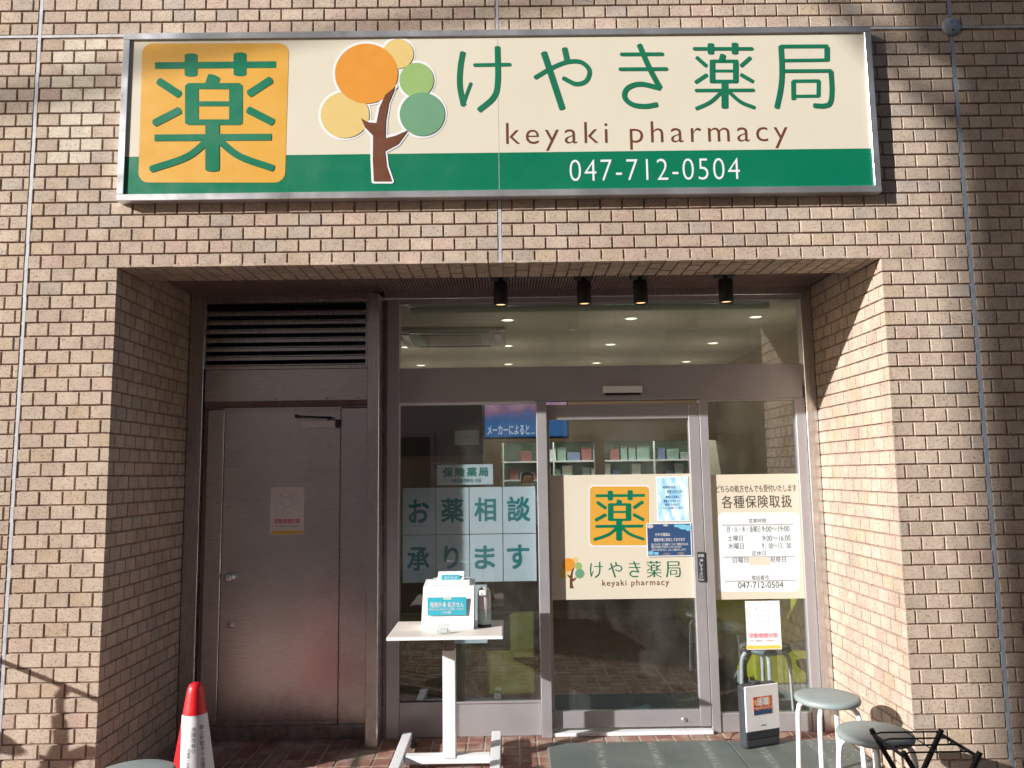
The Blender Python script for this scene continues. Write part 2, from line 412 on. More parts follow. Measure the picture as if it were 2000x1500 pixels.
# strokes of the two rounded typefaces, in units of the photographed sign
KUSURI = [([(605, 256), (1078, 252)], 26, 0), ([(746, 216), (746, 292)], 50, .3), ([(937, 212), (937, 290)], 50, .3),
          ([(836, 300), (824, 335)], 50, .3), ([(749, 335), (749, 480)], 53, .3), ([(921, 335), (921, 480)], 53, .3),
          ([(735, 336), (935, 336)], 24, .5), ([(735, 405), (935, 405)], 19, 0), ([(735, 477), (935, 477)], 22, .5),
          ([(622, 318), (698, 368)], 30, .6), ([(1055, 313), (975, 365)], 30, .6), ([(605, 480), (698, 432)], 30, .6),
          ([(972, 430), (1062, 476)], 30, .6), ([(603, 538), (1060, 535)], 26, 0), ([(829, 480), (829, 662)], 55, .3),
          ([(815, 545), (730, 612), (592, 660)], 27, .6), ([(850, 545), (935, 610), (1063, 656)], 27, .6)]
KEYAKI = [([(-192, 205), (-202, 265), (-204, 335), (-190, 410)], 22, .4), ([(-192, 412), (-178, 370), (-161, 326)], 13, .7), ([(-145, 254), (-10, 252)], 14, 1),
          ([(-57, 185), (-56, 320), (-72, 380), (-128, 430)], 22, .5),
          ([(92, 302), (150, 268), (215, 242), (270, 243), (302, 275), (290, 315), (250, 328), (202, 306)], 17, .8), ([(205, 190), (216, 240)], 22, .5), ([(124, 206), (152, 290), (196, 424)], 24, .4),
          ([(428, 212), (586, 211)], 14, 1), ([(423, 270), (602, 269)], 14, 1), ([(497, 176), (538, 270), (577, 342)], 20, .5), ([(578, 344), (500, 328), (450, 345), (440, 380), (470, 408), (520, 415), (566, 408)], 19, .4),
          ([(712, 190), (936, 190)], 13, 1), ([(776, 172), (776, 208)], 24, .3), ([(870, 170), (870, 208)], 24, .3), ([(824, 214), (818, 236)], 22, .3),
          ([(782, 240), (782, 318)], 20, .3), ([(873, 240), (873, 318)], 20, .3), ([(776, 239), (880, 239)], 13, .5), ([(776, 277), (880, 277)], 11, 0), ([(776, 318), (880, 318)], 14, .5),
          ([(722, 225), (758, 257)], 15, .6), ([(718, 321), (760, 293)], 15, .6), ([(930, 226), (895, 257)], 15, .6), ([(895, 292), (940, 318)], 15, .6),
          ([(720, 353), (942, 352)], 13, 1), ([(831, 318), (831, 420)], 26, .3), ([(820, 357), (775, 398), (720, 424)], 14, .6), ([(845, 357), (893, 398), (946, 420)], 14, .6),
          ([(1050, 181), (1232, 180)], 14, .3), ([(1230, 184), (1230, 236)], 20, .3), ([(1055, 236), (1230, 234)], 12, .5), ([(1050, 181), (1054, 270), (1050, 340), (1034, 420)], 20, .4),
          ([(1055, 277), (1246, 276)], 13, .5), ([(1245, 278), (1249, 350), (1243, 400), (1220, 413), (1180, 412)], 18, .5),
          ([(1098, 317), (1200, 316)], 13, .5), ([(1198, 317), (1197, 376)], 16, .3), ([(1103, 376), (1198, 375)], 12, .5), ([(1099, 318), (1100, 388)], 18, .3)]
def strokes(mb, S_, Y, tr):
    for i, (p, w_, cap) in enumerate(S_):
        flat(mb, ribbon(smooth_path(p), w_, True, cap=cap), Y - .00010*(i % 17), tr)
TREE = dict(
    trunk=[(1545, 337), (1518, 400), (1506, 470), (1504, 540), (1545, 530), (1594, 508), (1555, 562), (1503, 590), (1510, 650), (1530, 708),
           (1460, 708), (1456, 620), (1457, 530), (1428, 500), (1409, 461), (1440, 478), (1470, 480), (1482, 420), (1505, 370)],
    balls=[('pyel', 1347, 449, 95, 90), ('pyel', 1555, 210, 60, 58), ('lgreen', 1627, 313, 67, 68), ('mgreen', 1649, 446, 88, 85), ('orange', 1431, 287, 123, 117)])
def tree_logo(parent, Y, tr):
    mb = MB()
    for i, (c, x, y, rx, ry) in enumerate(TREE['balls']): flat(mb, disc(x, y, rx+9, ry+9), Y-.0001*i, tr)
    T_ = TREE['trunk']
    for i in range(len(T_)): flat(mb, ribbon([T_[i], T_[(i+1) % len(T_)]], 18, cap=1.), Y-.0006-.0001*i, tr)
    mb.build('logo_outline', M['white'], parent)
    for i, (c, x, y, rx, ry) in enumerate(TREE['balls']):
        mb = MB(); flat(mb, disc(x, y, rx, ry), Y-.0026-.00015*i, tr); mb.build('leaf_ball', M[c], parent)
    mb = MB(); T = TREE['trunk']; bm = bmesh.new(); vv = [bm.verts.new((p[0], p[1], 0)) for p in T]; bm.faces.new(vv); bm.normal_update()
    bmesh.ops.triangulate(bm, faces=bm.faces[:]); bm.verts.index_update()
    flat(mb, ([np.array(v.co[:2]) for v in bm.verts], [tuple(v.index for v in f.verts) for f in bm.faces]), Y-.0036, tr); bm.free()
    mb.build('logo_trunk', M['brown'], parent)
def rounded(x0, y0, x1, y1, r, n=8):
    p = []
    for cx, cy, a in ((x1-r, y1-r, 0), (x0+r, y1-r, 90), (x0+r, y0+r, 180), (x1-r, y0+r, 270)):
        p += [np.array((cx+r*math.cos(R(a+90*i/n)), cy+r*math.sin(R(a+90*i/n)))) for i in range(n+1)]
    return p, [tuple(range(len(p)))]

# ============================================================ ground
g = MB(); g.box(-40, 40, -30, 14, -.6, -.16); tag(g.build('ground', M['kerb']), kind='structure')
rd = MB(); rd.box(-40, 40, -8.6, -3.35, -.159, -.12); road = rd.build('road', M['asphalt']); tag(road, kind='structure')
ln = MB(); ln.box(-40, 40, -3.95, -3.83, -.12, -.116); ln.build('painted_line', M['white'], road)
sw = MB(); sw.box(-9, 9, -3.2, 1.02, -.159, -.0035); walk = sw.build('pavement', M['grout']); tag(walk, kind='structure')
kb = MB()
for i in range(30): kb.box(-9+i*.6, -9+i*.6+.594, -3.35, -3.2, -.159, .0, .012)
tag(kb.build('kerb_stone', M['kerb'], walk), kind='stuff')
# pavers 103 x 118 mm, stack bond; the ones in the entrance are single pieces
PX, PY = .1035, .118
def tintf(lo=.8, hi=1.15): q = random.uniform(lo, hi); return (q, q*random.uniform(.95, 1.03), q*random.uniform(.92, 1.03))
paver_meshes = []
for i in range(10):
    mb = MB(); n0 = len(mb.v); mb.box(-.0465, .0465, -.054, .054, -.012, 0, .003)
    mb.t = [tintf()]*len(mb.v); paver_meshes.append(mb.mesh('paver', M['paver']))
stuff = MB()
x = -3.9
ix = int((XR+1.95)/PX)
cnt = 0
for j in range(36):
    yy = .925 - j*PY
    for i in range(-42, 43):
        xx = .02 + i*PX
        if yy > 0 and (xx < XL+.03 or xx > XR-.03): continue
        if yy > .40:
            if .26 < xx and yy < .78: continue
            o = bpy.data.objects.new('paver', paver_meshes[random.randrange(10)]); COL.objects.link(o); o.parent = walk
            o.location = (xx, yy, random.uniform(-.0015, .0015)); o.rotation_euler = (random.uniform(-.006, .006), random.uniform(-.006, .006), 0); cnt += 1
        else:
            k = len(stuff.v); dz = random.uniform(-.0015, .0015)
            vs = [(xx-.0465, yy-.054, -.012), (xx+.0465, yy-.054, -.012), (xx+.0465, yy+.054, -.012), (xx-.0465, yy+.054, -.012),
                  (xx-.044, yy-.051, dz), (xx+.044, yy-.051, dz), (xx+.044, yy+.051, dz), (xx-.044, yy+.051, dz)]
            stuff.add(vs, [(4, 5, 6, 7), (0, 1, 5, 4), (1, 2, 6, 5), (2, 3, 7, 6), (3, 0, 4, 7)], tint=tintf())
tag(stuff.build('paver', M['paver'], walk), kind='stuff')
# flat worn rubber matting laid over the pavers
mt = thing('entrance_mat', 'worn grey green rubber matting on the pavers before the sliding door', 'mat', (1.1, .3, 0))
MB().box(.235, 1.30, .17, .80, .002, .012, .003).build('mat_panel', M['mat'], mt)
MB().box(1.304, 2.0, .17, .785, .002, .012, .003).build('mat_panel', M['mat'], mt)

# ============================================================ tiled wall
wall = thing('brick_wall', 'beige brick tiled facade with dark joints round the recessed shop entrance', 'wall', (0, 0, 0))
TH = .0095            # tiles stand this far in front of the mortar
bk = MB()
Z1, Z2, XE = 4.97, 11.0, 4.5
bk.box(-12, XL-TH, TH, 1.15, -.1, H+TH); bk.box(XR+TH, 12, TH, 1.15, -.1, H+TH)
bk.box(-12, 12, TH, .305, H+TH+.0, Z2)
bk.box(-12, 12, .306, 1.15, H+.16, Z2); bk.box(-12, XL-TH, .306, 1.15, H+TH, H+.16); bk.box(XR+TH, 12, .306, 1.15, H+TH, H+.16)
bk.build('mortar_body', M['mortar'], wall)
def btint():
    r = random.random(); k = random.uniform(.93, 1.08)
    if r < .07: c = (.52, .415, .315)
    elif r < .17: c = (.47, .405, .35)
    elif r < .27: c = (.53, .41, .345)
    elif r < .30: c = (.50, .385, .325)
    else: c = (.52, .43, .35)
    return tuple(q*k for q in c)
bricks = []     # (area in the picture, origin, u vector, v vector, normal, width, height)
def brick_geom(mb, o, u, v, n, w_, h_, tint, dev=0.):
    u, v, n, o = Vector(u), Vector(v), Vector(n), Vector(o)
    c = .0018; th = TH + dev; e = .004
    P = lambda a, b, d: o + u*a + v*b + n*d
    vs = [P(0, 0, -e), P(w_, 0, -e), P(w_, h_, -e), P(0, h_, -e), P(0, 0, th-c), P(w_, 0, th-c), P(w_, h_, th-c), P(0, h_, th-c),
          P(c, c, th), P(w_-c, c, th), P(w_-c, h_-c, th), P(c, h_-c, th)]
    fs = [(8, 9, 10, 11)] + [(i, (i+1) % 4, 4+(i+1) % 4, 4+i) for i in range(4)] + [(4+i, 4+(i+1) % 4, 8+(i+1) % 4, 8+i) for i in range(4)]
    if u.cross(v).dot(n) < 0: fs = [f[::-1] for f in fs]
    mb.add(vs, fs, tint=tint)
J = .0095; HJ = .0092
exps = [-2.5, 0., 2.5]
segs = [(-XE, -2.5), (-2.5, 0), (0, 2.5), (2.5, XE)]
def xcol(c): return c*MX - 2.424
def front_row(k, z0, z1, spans, wide=None):
    ph = 0. if k % 2 else .5
    for (a, b) in spans:
        for (sa, sb) in segs:
            lo, hi = max(a, sa + (.012 if sa in exps else 0)), min(b, sb - (.012 if sb in exps else 0))
            if hi - lo < .02: continue
            for c in range(-20, 62):
                sh = .012 if sa >= 0 else 0.
                if sa >= 2.5: sh = .024
                x0, x1 = xcol(c+ph)+J/2+sh, xcol(c+1+ph)-J/2+sh
                x0, x1 = max(x0, lo), min(x1, hi)
                if x1-x0 < .018: continue
                bricks.append(((x0, TH, z0), (1, 0, 0), (0, 0, 1), (0, -1, 0), x1-x0, z1-z0))
for k in range(0, 38):
    zt = H - k*P1 - HJ/2; zb = max(H-(k+1)*P1+HJ/2, .0)
    if zt-zb < .02: continue
    front_row(k, zb, zt, [(-XE, XL), (XR, XE)])
    # the two reveals: header faces, alternate rows start narrow
    first = .054 if k % 2 == 0 else .109
    for side, X, n in ((-1, XL, (1, 0, 0)), (1, XR, (-1, 0, 0))):
        y = 0.; e = first
        while y < YD-.02:
            e2 = min(e, YD-.012)
            if e2-y > .02:
                bricks.append(((X-n[0]*TH, y+(.0 if y == 0 else J/2), zb), (0, 1, 0), (0, 0, 1), n, e2-y-(J if y else J/2), zt-zb))
            y = e2 if e2 < e else e; e = y+.1135
            if e2 >= YD-.012: break
for side, X, n in ((-1, XL, (1, 0, 0)), (1, XR, (-1, 0, 0))):
    y = .308
    while y < YD-.02:
        e2 = min(y+.109, YD-.012); bricks.append(((X-n[0]*TH, y, H+.0045), (0, 1, 0), (0, 0, 1), n, e2-y-J/2, .068)); y = e2+J/2
for k in range(-1, -32, -1):
    zb = H + (-k-1)*P2 + (0 if k >= -18 else .018) + HJ/2; zt = zb + P2 - HJ
    if k == -1: zb = H
    if k == -18: zt -= .004
    if zb > Z1: break
    front_row(k, zb, zt, [(-XE, XE)])
# lintel underside: three courses deep, joints every 72 mm
c0 = XL; i = 0
while c0 < XR:
    off = (i % 2)*.055; w0 = .0725 - J; sp = 0
    if abs(c0+.036) < .03: sp = 1
    rows = [(0, .052-J/2), (.052+J/2, .160-J/2), (.160+J/2, .268-J/2), (.268+J/2, .305)] if i % 2 else [(0, .100-J/2), (.100+J/2, .205-J/2), (.205+J/2, .305)]
    for (a, b) in rows:
        x0 = c0+J/2; x1 = min(c0+.0725-J/2, XR)
        if abs((x0+x1)/2) < .02 or x1-x0 < .015: continue
        bricks.append(((x0, a, H+TH), (1, 0, 0), (0, 1, 0), (0, 0, -1), x1-x0, b-a))
    c0 += .0725; i += 1
def area(b):
    o, u, v, n, w_, h_ = b
    c = np.array(o) + np.array(u)*w_/2 + np.array(v)*h_/2; d = c-CAMP; dist = np.linalg.norm(d)
    z = d@AX[2]; px, py = F*(d@AX[0])/z, F*(d@AX[1])/z
    if abs(px) > 985 or abs(py) > 740: return 0
    if -2.0 < c[0] < 2.0 and 3.05 < c[2] < 4.02 and n[1] < 0: return 0      # behind the signboard
    return w_*h_*abs(np.array(n)@d)/dist*(F/z)**2
ar = sorted(range(len(bricks)), key=lambda i: -area(bricks[i]))
single = set(ar[:298])
rest = MB(); cache = {}
for i, b in enumerate(bricks):
    o, u, v, n, w_, h_ = b
    newer = -2.42 < o[0] < -2.22 and 3.28 < o[2] < 3.97 and n[1] < 0     # paler replacement tiles
    dev = random.gauss(0, .0007)
    if i in single:
        key = (u, n, round(w_, 4), round(h_, 4), newer, random.randrange(14))
        if key not in cache:
            mb = MB(); brick_geom(mb, (0, 0, 0), u, v, n, w_, h_, (.66, .60, .50) if newer else btint()); cache[key] = mb.mesh('brick', M['brick'])
        ob = bpy.data.objects.new('brick', cache[key]); COL.objects.link(ob); ob.parent = wall
        ob.location = Vector(o) + Vector(n)*dev; ob.rotation_euler = tuple(random.gauss(0, .003) for _ in range(3))
    else:
        t = (.66, .60, .50) if newer else btint()
        if abs(o[0]-.41) < .05 and abs(o[2]-H) < .01 and n[1] < 0: t = (.66, .70, .76)
        u2 = (Vector(u)+Vector(v)*random.gauss(0, .004)).normalized()
        brick_geom(rest, o, u2, v, n, w_, h_, t, dev)
tag(rest.build('brick', M['brick'], wall), kind='stuff')
# sealed movement joints
def joint(mb, x, z0, z1, w_=.018):
    z = z0
    while z < z1:
        e = min(z+.0728, z1); a = random.uniform(-.0012, .0012)
        mb.box(x-w_/2+a, x+w_/2+a, .0015+random.uniform(0, .0015), .012, z, e); z = e+.0002
for x, z0, mt_ in ((-2.5, 0, 'sealant'), (0, H, 'sealant'), (2.5, 0, 'seal_blue')):
    mb = MB(); joint(mb, x, z0, Z1, .021 if x > 1 else .017)
    if x == 0: mb.box(-.011, .011, .0, .30, H+.001, H+.012)
    mb.build('sealant_joint', M[mt_], wall)
mb = MB()
x = -XE
while x < XE:
    mb.box(x, x+.117, .002+random.uniform(0, .0015), .012, H+1.2925+random.uniform(-.001, .001), H+1.3085); x += .1171
mb.build('sealant_joint', M['sealant'], wall)
mb = MB(); mb.lathe([(.001, -.012), (.034, -.012), (.037, -.009), (.052, -.006), (.052, .004), (.001, .004)], (2.497, 0, H+1.300), 32, 'y')
pl = mb.build('round_cover', M['seal_blue'], wall)
MB().lathe([(.001, -.016), (.004, -.016), (.005, -.012)], (2.497, 0, H+1.322), 12, 'y').lathe([(.001, -.016), (.004, -.016), (.005, -.012)], (2.499, 0, H+1.275), 12, 'y').build('screw', M['dark'], pl)
# ribbed metal ceiling of the recess
cl = MB(); cl.box(XL-TH, XR+TH, .306, 1.149, H+.088, H+.15)
ce = cl.build('recess_ceiling', M['black'], wall)
rb = MB(); x = XL+.004
while x < XR-.01:
    rb.box(x, x+.0105, .306, YD-.005, H+.078, H+.0885); x += .019
tag(rb.build('ceiling_rib', M['rib'], ce), kind='stuff')
MB().box(XL-.008, XR+.008, .3055, .3075, H+.001, H+.0875).build('edge_trim', M['rib'], ce)

# ============================================================ signboard
SY = -.062
sg = thing('signboard', 'wide cream and green illuminated shop signboard with tree logo in an aluminium frame', 'signboard', (0, 0, 3.03))
SX0, SX1, SZ0, SZ1 = -2.012, 2.022, 3.052, 3.985
fw = .036
fr = MB()
fr.box(SX0, SX1, SY, -.001, SZ1-fw, SZ1, .002); fr.box(SX0, SX1, SY, -.001, SZ0, SZ0+fw, .002)
fr.box(SX0, SX0+fw, SY+.0003, -.001, SZ0+fw, SZ1-fw, .002); fr.box(SX1-fw, SX1, SY+.0003, -.001, SZ0+fw, SZ1-fw, .002)
fr.build('frame', M['alu'], sg)
FY = SY+.012
zg = hit(800, 300, FY)[1]
MB().box(SX0+fw, SX1-fw, FY, -.004, zg, SZ1-fw).build('face_panel', M['cream'], sg)
MB().box(SX0+fw, SX1-fw, FY, -.004, SZ0+fw, zg-.0005).build('green_band', M['green'], sg)
MB().box(-.0012, .0012, FY-.0006, FY, SZ0+fw, SZ1-fw).build('panel_seam', M['sealant'], sg)
Z1T = lambda v: (v[0]/2, v[1]/2)
Z2T = lambda v: (1000+v[0]/2, v[1]/2)
def sqT(v):   # the yellow square leans with the sign
    return v[0]/2, v[1]/2
mb = MB(); vs, fs = rounded(548, 169, 1121, 713, 40)
flat(mb, ([np.array((v[0]+ (440-v[1])*.030, v[1])) for v in vs], fs), FY-.001, Z1T); em = mb.build('emblem_square', M['amber'], sg)
mb = MB(); strokes(mb, KUSURI, FY-.002, Z1T); mb.build('emblem_character', M['green'], em)
lg = MB(); flat(lg, disc(0, 0, 1, 1, 3), FY-.0001, lambda v: (760+v[0]*.1, 300+v[1]*.1)); lg = lg.build('tree_logo', M['cream'], sg)
tree_logo(lg, FY-.001, Z1T)
mb = MB(); strokes(mb, KEYAKI, FY-.0015, Z2T); mb.build('lettering', M['green2'], sg)
lettering('keyaki pharmacy', (988, 240, 1540, 289), FY-.001, M['brown'], sg, -.008, 1.25)
lettering('047-712-0504', (1112, 312, 1446, 350), FY-.001, M['white'], sg, -.012, 1.12)

# ============================================================ steel service door bay
zt = H+.082
CZ_ = H+.16
sd_ = thing('service_door', 'brushed steel service door with round knob beside the tiled reveal', 'door', (-1.35, YD, 0))
MB().box(-1.781, -1.042, YD+.004, YD+.05, .112, 2.028, .002).build('leaf', M['steel'], sd_)
MB().box(-1.781, -1.042, YD-.004, YD+.0035, .088, .112, .002).build('leaf_edge', M['steel2'], sd_)
MB().box(-1.781, -1.042, YD-.002, YD+.0035, 2.014, 2.030, .001).build('leaf_edge', M['steel2'], sd_)
MB().box(-1.888, -1.785, YD, YD+.05, .088, 2.042, .002).build('side_panel', M['steel'], sd_)
MB().box(-1.038, -.868, YD, YD+.05, .088, 2.042, .002).build('side_panel', M['steel'], sd_)
MB().box(-1.888, -.868, YD, YD+.05, 2.031, 2.0435, .001).build('head_strip', M['steel2'], sd_)
MB().box(-1.888, -.868, YD-.001, YD+.05, 0, .0845, .002).build('kick_plate', M['steel'], sd_)
MB().box(-1.915, -.84, YD+.05, YD+.06, 0, 2.06).build('backing', M['rib'], sd_)
kx, kz = hit(449, 1127, YD)
kn = MB(); kn.lathe([(.001, -.062), (.020, -.060), (.027, -.052), (.028, -.040), (.022, -.030), (.012, -.024), (.012, -.010), (.030, -.006), (.031, 0)], (kx, YD+.004, kz), 28, 'y'); kn.build('knob', M['alu'], sd_)
kx, kz = hit(450, 1220, YD)
lo = MB(); lo.lathe([(.001, -.010), (.017, -.010), (.021, -.006), (.022, 0)], (kx, YD+.004, kz), 24, 'y').box(kx-.002, kx+.002, YD-.008, YD-.005, kz-.010, kz+.010); lo.build('lock', M['alu'], sd_)
x0, x1, z0, z1 = pxrect(590, 822, 655, 834, YD-.03)
cb = MB(); cb.box(x0, x1, YD-.045, YD+.003, z0, z1, .005); clo = cb.build('door_closer', M['silver'], sd_)
MB().box(x1+.002, x1+.022, YD-.04, YD+.003, z0-.004, z1+.006, .002).build('bracket', M['dark'], clo)
MB().tube([(x0-.03, YD-.03, z1+.03), (x1-.02, YD-.035, z1+.018), (x1-.05, YD-.03, z1+.001)], .006, 8).box(x0-.045, x0-.028, YD-.04, YD-.002, z1+.02, z1+.042).build('closer_arm', M['dark'], clo)

lv = thing('louvre_vent', 'dark louvred ventilation grille above the steel service door', 'vent', (-1.4, YD, 2.3))
MB().box(-1.935, -.84, YD+.12, YD+.13, 2.27, zt-.001).build('back_plate', M['black'], lv)
mb = MB(); mb.box(-1.935, -1.915, YD, YD+.05, 2.295, 2.735); mb.box(-.885, -.868, YD, YD+.05, 2.295, 2.735); mb.box(-1.915, -.885, YD, YD+.05, 2.725, 2.735)
mb.build('frame', M['steel2'], lv)
zz = hit(560, 725, YD)[1]
for i in range(7):
    zc = 2.296 + i*.0585
    bl = MB(); v = [(-1.914, YD+.004, zc), (-.886, YD+.004, zc), (-.886, YD+.055, zc+.045), (-1.914, YD+.055, zc+.045)]
    bl.box(-1.914, -.886, YD+.002, YD+.010, zc, zc+.016)
    bl.add([(a, b, c) for a, b, c in v] + [(a, b, c-.003) for a, b, c in v], [(0, 1, 2, 3), (7, 6, 5, 4), (0, 4, 5, 1), (2, 6, 7, 3)])
    bl.box(-1.914, -.886, YD+.020, YD+.026, zc+.024, zc+.030)
    bl.build('louvre_blade', M['steel2'], lv)

MB().box(-2.03, -.80, 1.15, 1.17, -.1, CZ_).build('bay_backing', M['rib'], wall)
bay = thing('steel_frame', 'steel frame of post, jamb and panels enclosing the service door bay', 'frame', (-1.4, YD, 0))
MB().box(XL+.001, -1.925, YD-.01, YD+.06, 0, zt-.001, .002).build('jamb', M['steel2'], bay)
MB().box(-1.923, -1.892, YD+.03, YD+.06, 0, 2.265).build('jamb_groove', M['rib'], bay)
MB().box(-1.914, -.868, YD-.001, YD+.05, 2.085, 2.290, .002).build('cover_panel', M['steel'], bay)
for px_ in (540, 640, 700):
    sx_ = hit(px_, 724, YD)[0]; MB().lathe([(.001, -.0045), (.004, -.0045), (.0055, -.001)], (sx_, YD, 2.098), 12, 'y').build('screw', M['dark'], bay)
MB().box(-1.914, -.868, YD+.012, YD+.05, 2.046, 2.084).build('head_groove', M['rib'], bay)
MB().box(-1.924, -.842, YD-.004, YD+.06, 2.738, zt-.001, .002).build('top_rail', M['steel2'], bay)
po = MB(); po.box(-.838, -.765, .775, YD-.006, .0, 2.738, .003); po.box(-.866, -.765, YD-.005, YD+.06, 0, 2.737, .002); po.build('post', M['steel2'], bay)

# ============================================================ shopfront
sf = thing('shopfront', 'taupe metal shopfront frame with glazed transom and side windows', 'shopfront', (.6, YD, 0))
MB().box(-.763, -.742, YD-.002, YD+.06, 0, 2.737, .001).build('jamb_edge', M['rib'], sf)
MB().box(-.741, -.664, YD-.018, YD+.06, 0, 2.737, .002).build('jamb', M['anod'], sf)
MB().box(-.763, 1.985, YD-.02, YD+.06, 2.738, zt-.001, .002).build('top_rail', M['steel2'], sf)
MB().box(-.6635, 1.945, YD+.0, YD+.05, 2.706, 2.737, .001).build('transom_rail', M['anod'], sf)
hd = MB().box(-.6635, 1.93, YD-.012, YD+.10, 2.062, 2.283, .002).build('header', M['anod'], sf)
x0, x1, z0, z1 = pxrect(1178, 754, 1255, 770, YD-.03)
sn = MB(); sn.box(x0, x1, YD-.034, YD-.0125, z0+.012, z1, .004); s_ = sn.build('door_sensor', M['silver'], sf)
MB().box(x0+.01, x1-.01, YD-.031, YD-.0125, z0-.003, z0+.0115, .003).build('sensor_lens', M['black'], s_)
MB().box(-.6635, 1.945, YD+.018, YD+.026, 2.2835, 2.7055).build('pane', M['glass'], sf)
MB().box(.212, .276, .93, YD+.06, 0, 2.0615, .002).build('mullion', M['anod'], sf)
MB().box(1.262, 1.316, .966, YD+.06, 0, 2.0615, .002).build('mullion', M['anod'], sf)
MB().box(-.6635, .2115, YD+.004, YD+.05, .0, .205, .003).build('bottom_rail', M['anod'], sf)
MB().box(-.6635, .2115, YD-.004, YD+.003, .197, .209, .001).build('glazing_bead', M['anod'], sf)
MB().box(1.3165, 1.882, YD+.004, YD+.05, .0, .112, .003).build('bottom_rail', M['anod'], sf)
MB().box(-.6635, .2115, YD+.0, YD+.04, 2.045, 2.0615, .001).build('glazing_bead', M['silver'], sf)
MB().box(1.3165, 1.882, YD+.0, YD+.04, 2.045, 2.0615, .001).build('glazing_bead', M['anod'], sf)
MB().box(-.6635, .2115, YD+.018, YD+.026, .2095, 2.0445).build('pane', M['glass'], sf)
MB().box(1.3165, 1.882, YD+.022, YD+.030, .1125, 2.0445).build('pane', M['glass'], sf)
MB().box(1.8825, 1.945, YD-.006, YD+.05, 0, 2.061, .002).build('jamb', M['anod'], sf)
MB().box(1.9455, 1.985, YD-.022, YD+.06, 0, 2.737, .002).build('jamb', M['steel2'], sf)
MB().box(1.986, XR-.001, YD-.014, YD+.06, 0, zt-.001, .002).build('jamb_edge', M['steel2'], sf)
MB().box(.2765, 1.2615, YD-.03, YD+.06, .001, .022, .002).build('sill_track', M['silver'], sf)

dr = thing('sliding_door', 'automatic glass sliding door carrying the amber emblem film', 'door', (.77, YD, 0))
MB().box(.2775, .2945, YD+.003, YD+.04, .14, 1.938, .001).build('stile', M['anod'], dr)
MB().box(1.190, 1.258, YD-.004, YD+.04, .0415, 2.035, .002).build('stile', M['anod'], dr)
MB().box(.2775, 1.1895, YD+.0, YD+.04, 1.9385, 2.035, .002).build('top_rail', M['anod'], dr)
br_ = MB().box(.2775, 1.1895, YD+.0, YD+.04, .0415, .1395, .002).build('bottom_rail', M['anod'], dr)
lx, lz = hit(1336, 1405, YD)
MB().lathe([(.001, -.008), (.011, -.008), (.014, -.004), (.015, 0)], (lx, YD, lz), 20, 'y').build('lock', M['alu'], br_)
GY = YD+.022
MB().box(.295, 1.1895, GY, GY+.008, .14, 1.938).build('pane', M['glass'], dr)
fx0, fx1, fz0, fz1 = .2952, 1.1892, hit(1200, 1170, GY)[1], hit(1200, 927, GY)[1]
film = sheet(MB(), fx0, fx1, fz0, fz1, GY-.0012, .001).build('window_film', M['cream'], dr)
def sq2(v, x0=1152, y0=950, x1=1268, y1=1065):
    return (x0+(v[0]-548)/(1121-548)*(x1-x0), y0+(v[1]-169)/(713-169)*(y1-y0))
mb = MB(); flat(mb, rounded(536, 157, 1133, 725, 46), GY-.0016, sq2); mb.build('emblem_outline', M['white'], film)
mb = MB(); flat(mb, rounded(548, 169, 1121, 713, 40), GY-.002, sq2); mb.build('emblem_square', M['amber'], film)
mb = MB(); strokes(mb, KUSURI, GY-.0023, sq2); mb.build('emblem_character', M['green'], film)
kq = lambda v: (1153+(v[0]+208)/(1260+208)*(1329-1153), 1096+(v[1]-170)/(430-170)*(1128-1096))
mb = MB(); strokes(mb, KEYAKI, GY-.0016, kq); mb.build('lettering', M['green2'], film)
lettering('keyaki pharmacy', (1176, 1133, 1307, 1146), GY-.0016, M['brown'], film, .006, 1.2)
# small tree on the film
tq = lambda v: (1092+(v[0]-1252)/(1737-1252)*(1141-1092), 1088+(v[1]-152)/(708-152)*(1149-1088))
for i, (c, x, y, rx, ry) in enumerate(TREE['balls']):
    mb = MB(); flat(mb, disc(x, y, rx, ry), GY-.0014-.0002*i, tq); mb.build('leaf_ball', M[c], film)
mb = MB(); bm = bmesh.new(); vv = [bm.verts.new((p[0], p[1], 0)) for p in TREE['trunk']]; bm.faces.new(vv); bm.normal_update(); bmesh.ops.triangulate(bm, faces=bm.faces[:]); bm.verts.index_update()
flat(mb, ([np.array(v.co[:2]) for v in bm.verts], [tuple(v.index for v in f.verts) for f in bm.faces]), GY-.0028, tq); bm.free(); mb.build('logo_trunk', M['brown'], film)
# push plate on the stile
x0, x1, z0, z1 = pxrect(1361, 1078, 1378, 1136, YD-.008)
pp = MB().box(x0+.001, x1-.001, YD-.014, YD-.0045, z0, z1, .002).build('push_plate', M['dark'], dr)
mb = MB(); yy = 1092
text_on(mb, '自動', (1364, 1082, 1375, 1088), .0, 1, YD-.0145)
for ch in '押して下さい': text_on(mb, ch, (1366.5, yy, 1373, yy+5.6), 0, 1, YD-.0145); yy += 6.4
text_on(mb, 'PUSH', (1365, 1131, 1375, 1134), 0, 1, YD-.0145); mb.build('lettering', M['white'], pp)

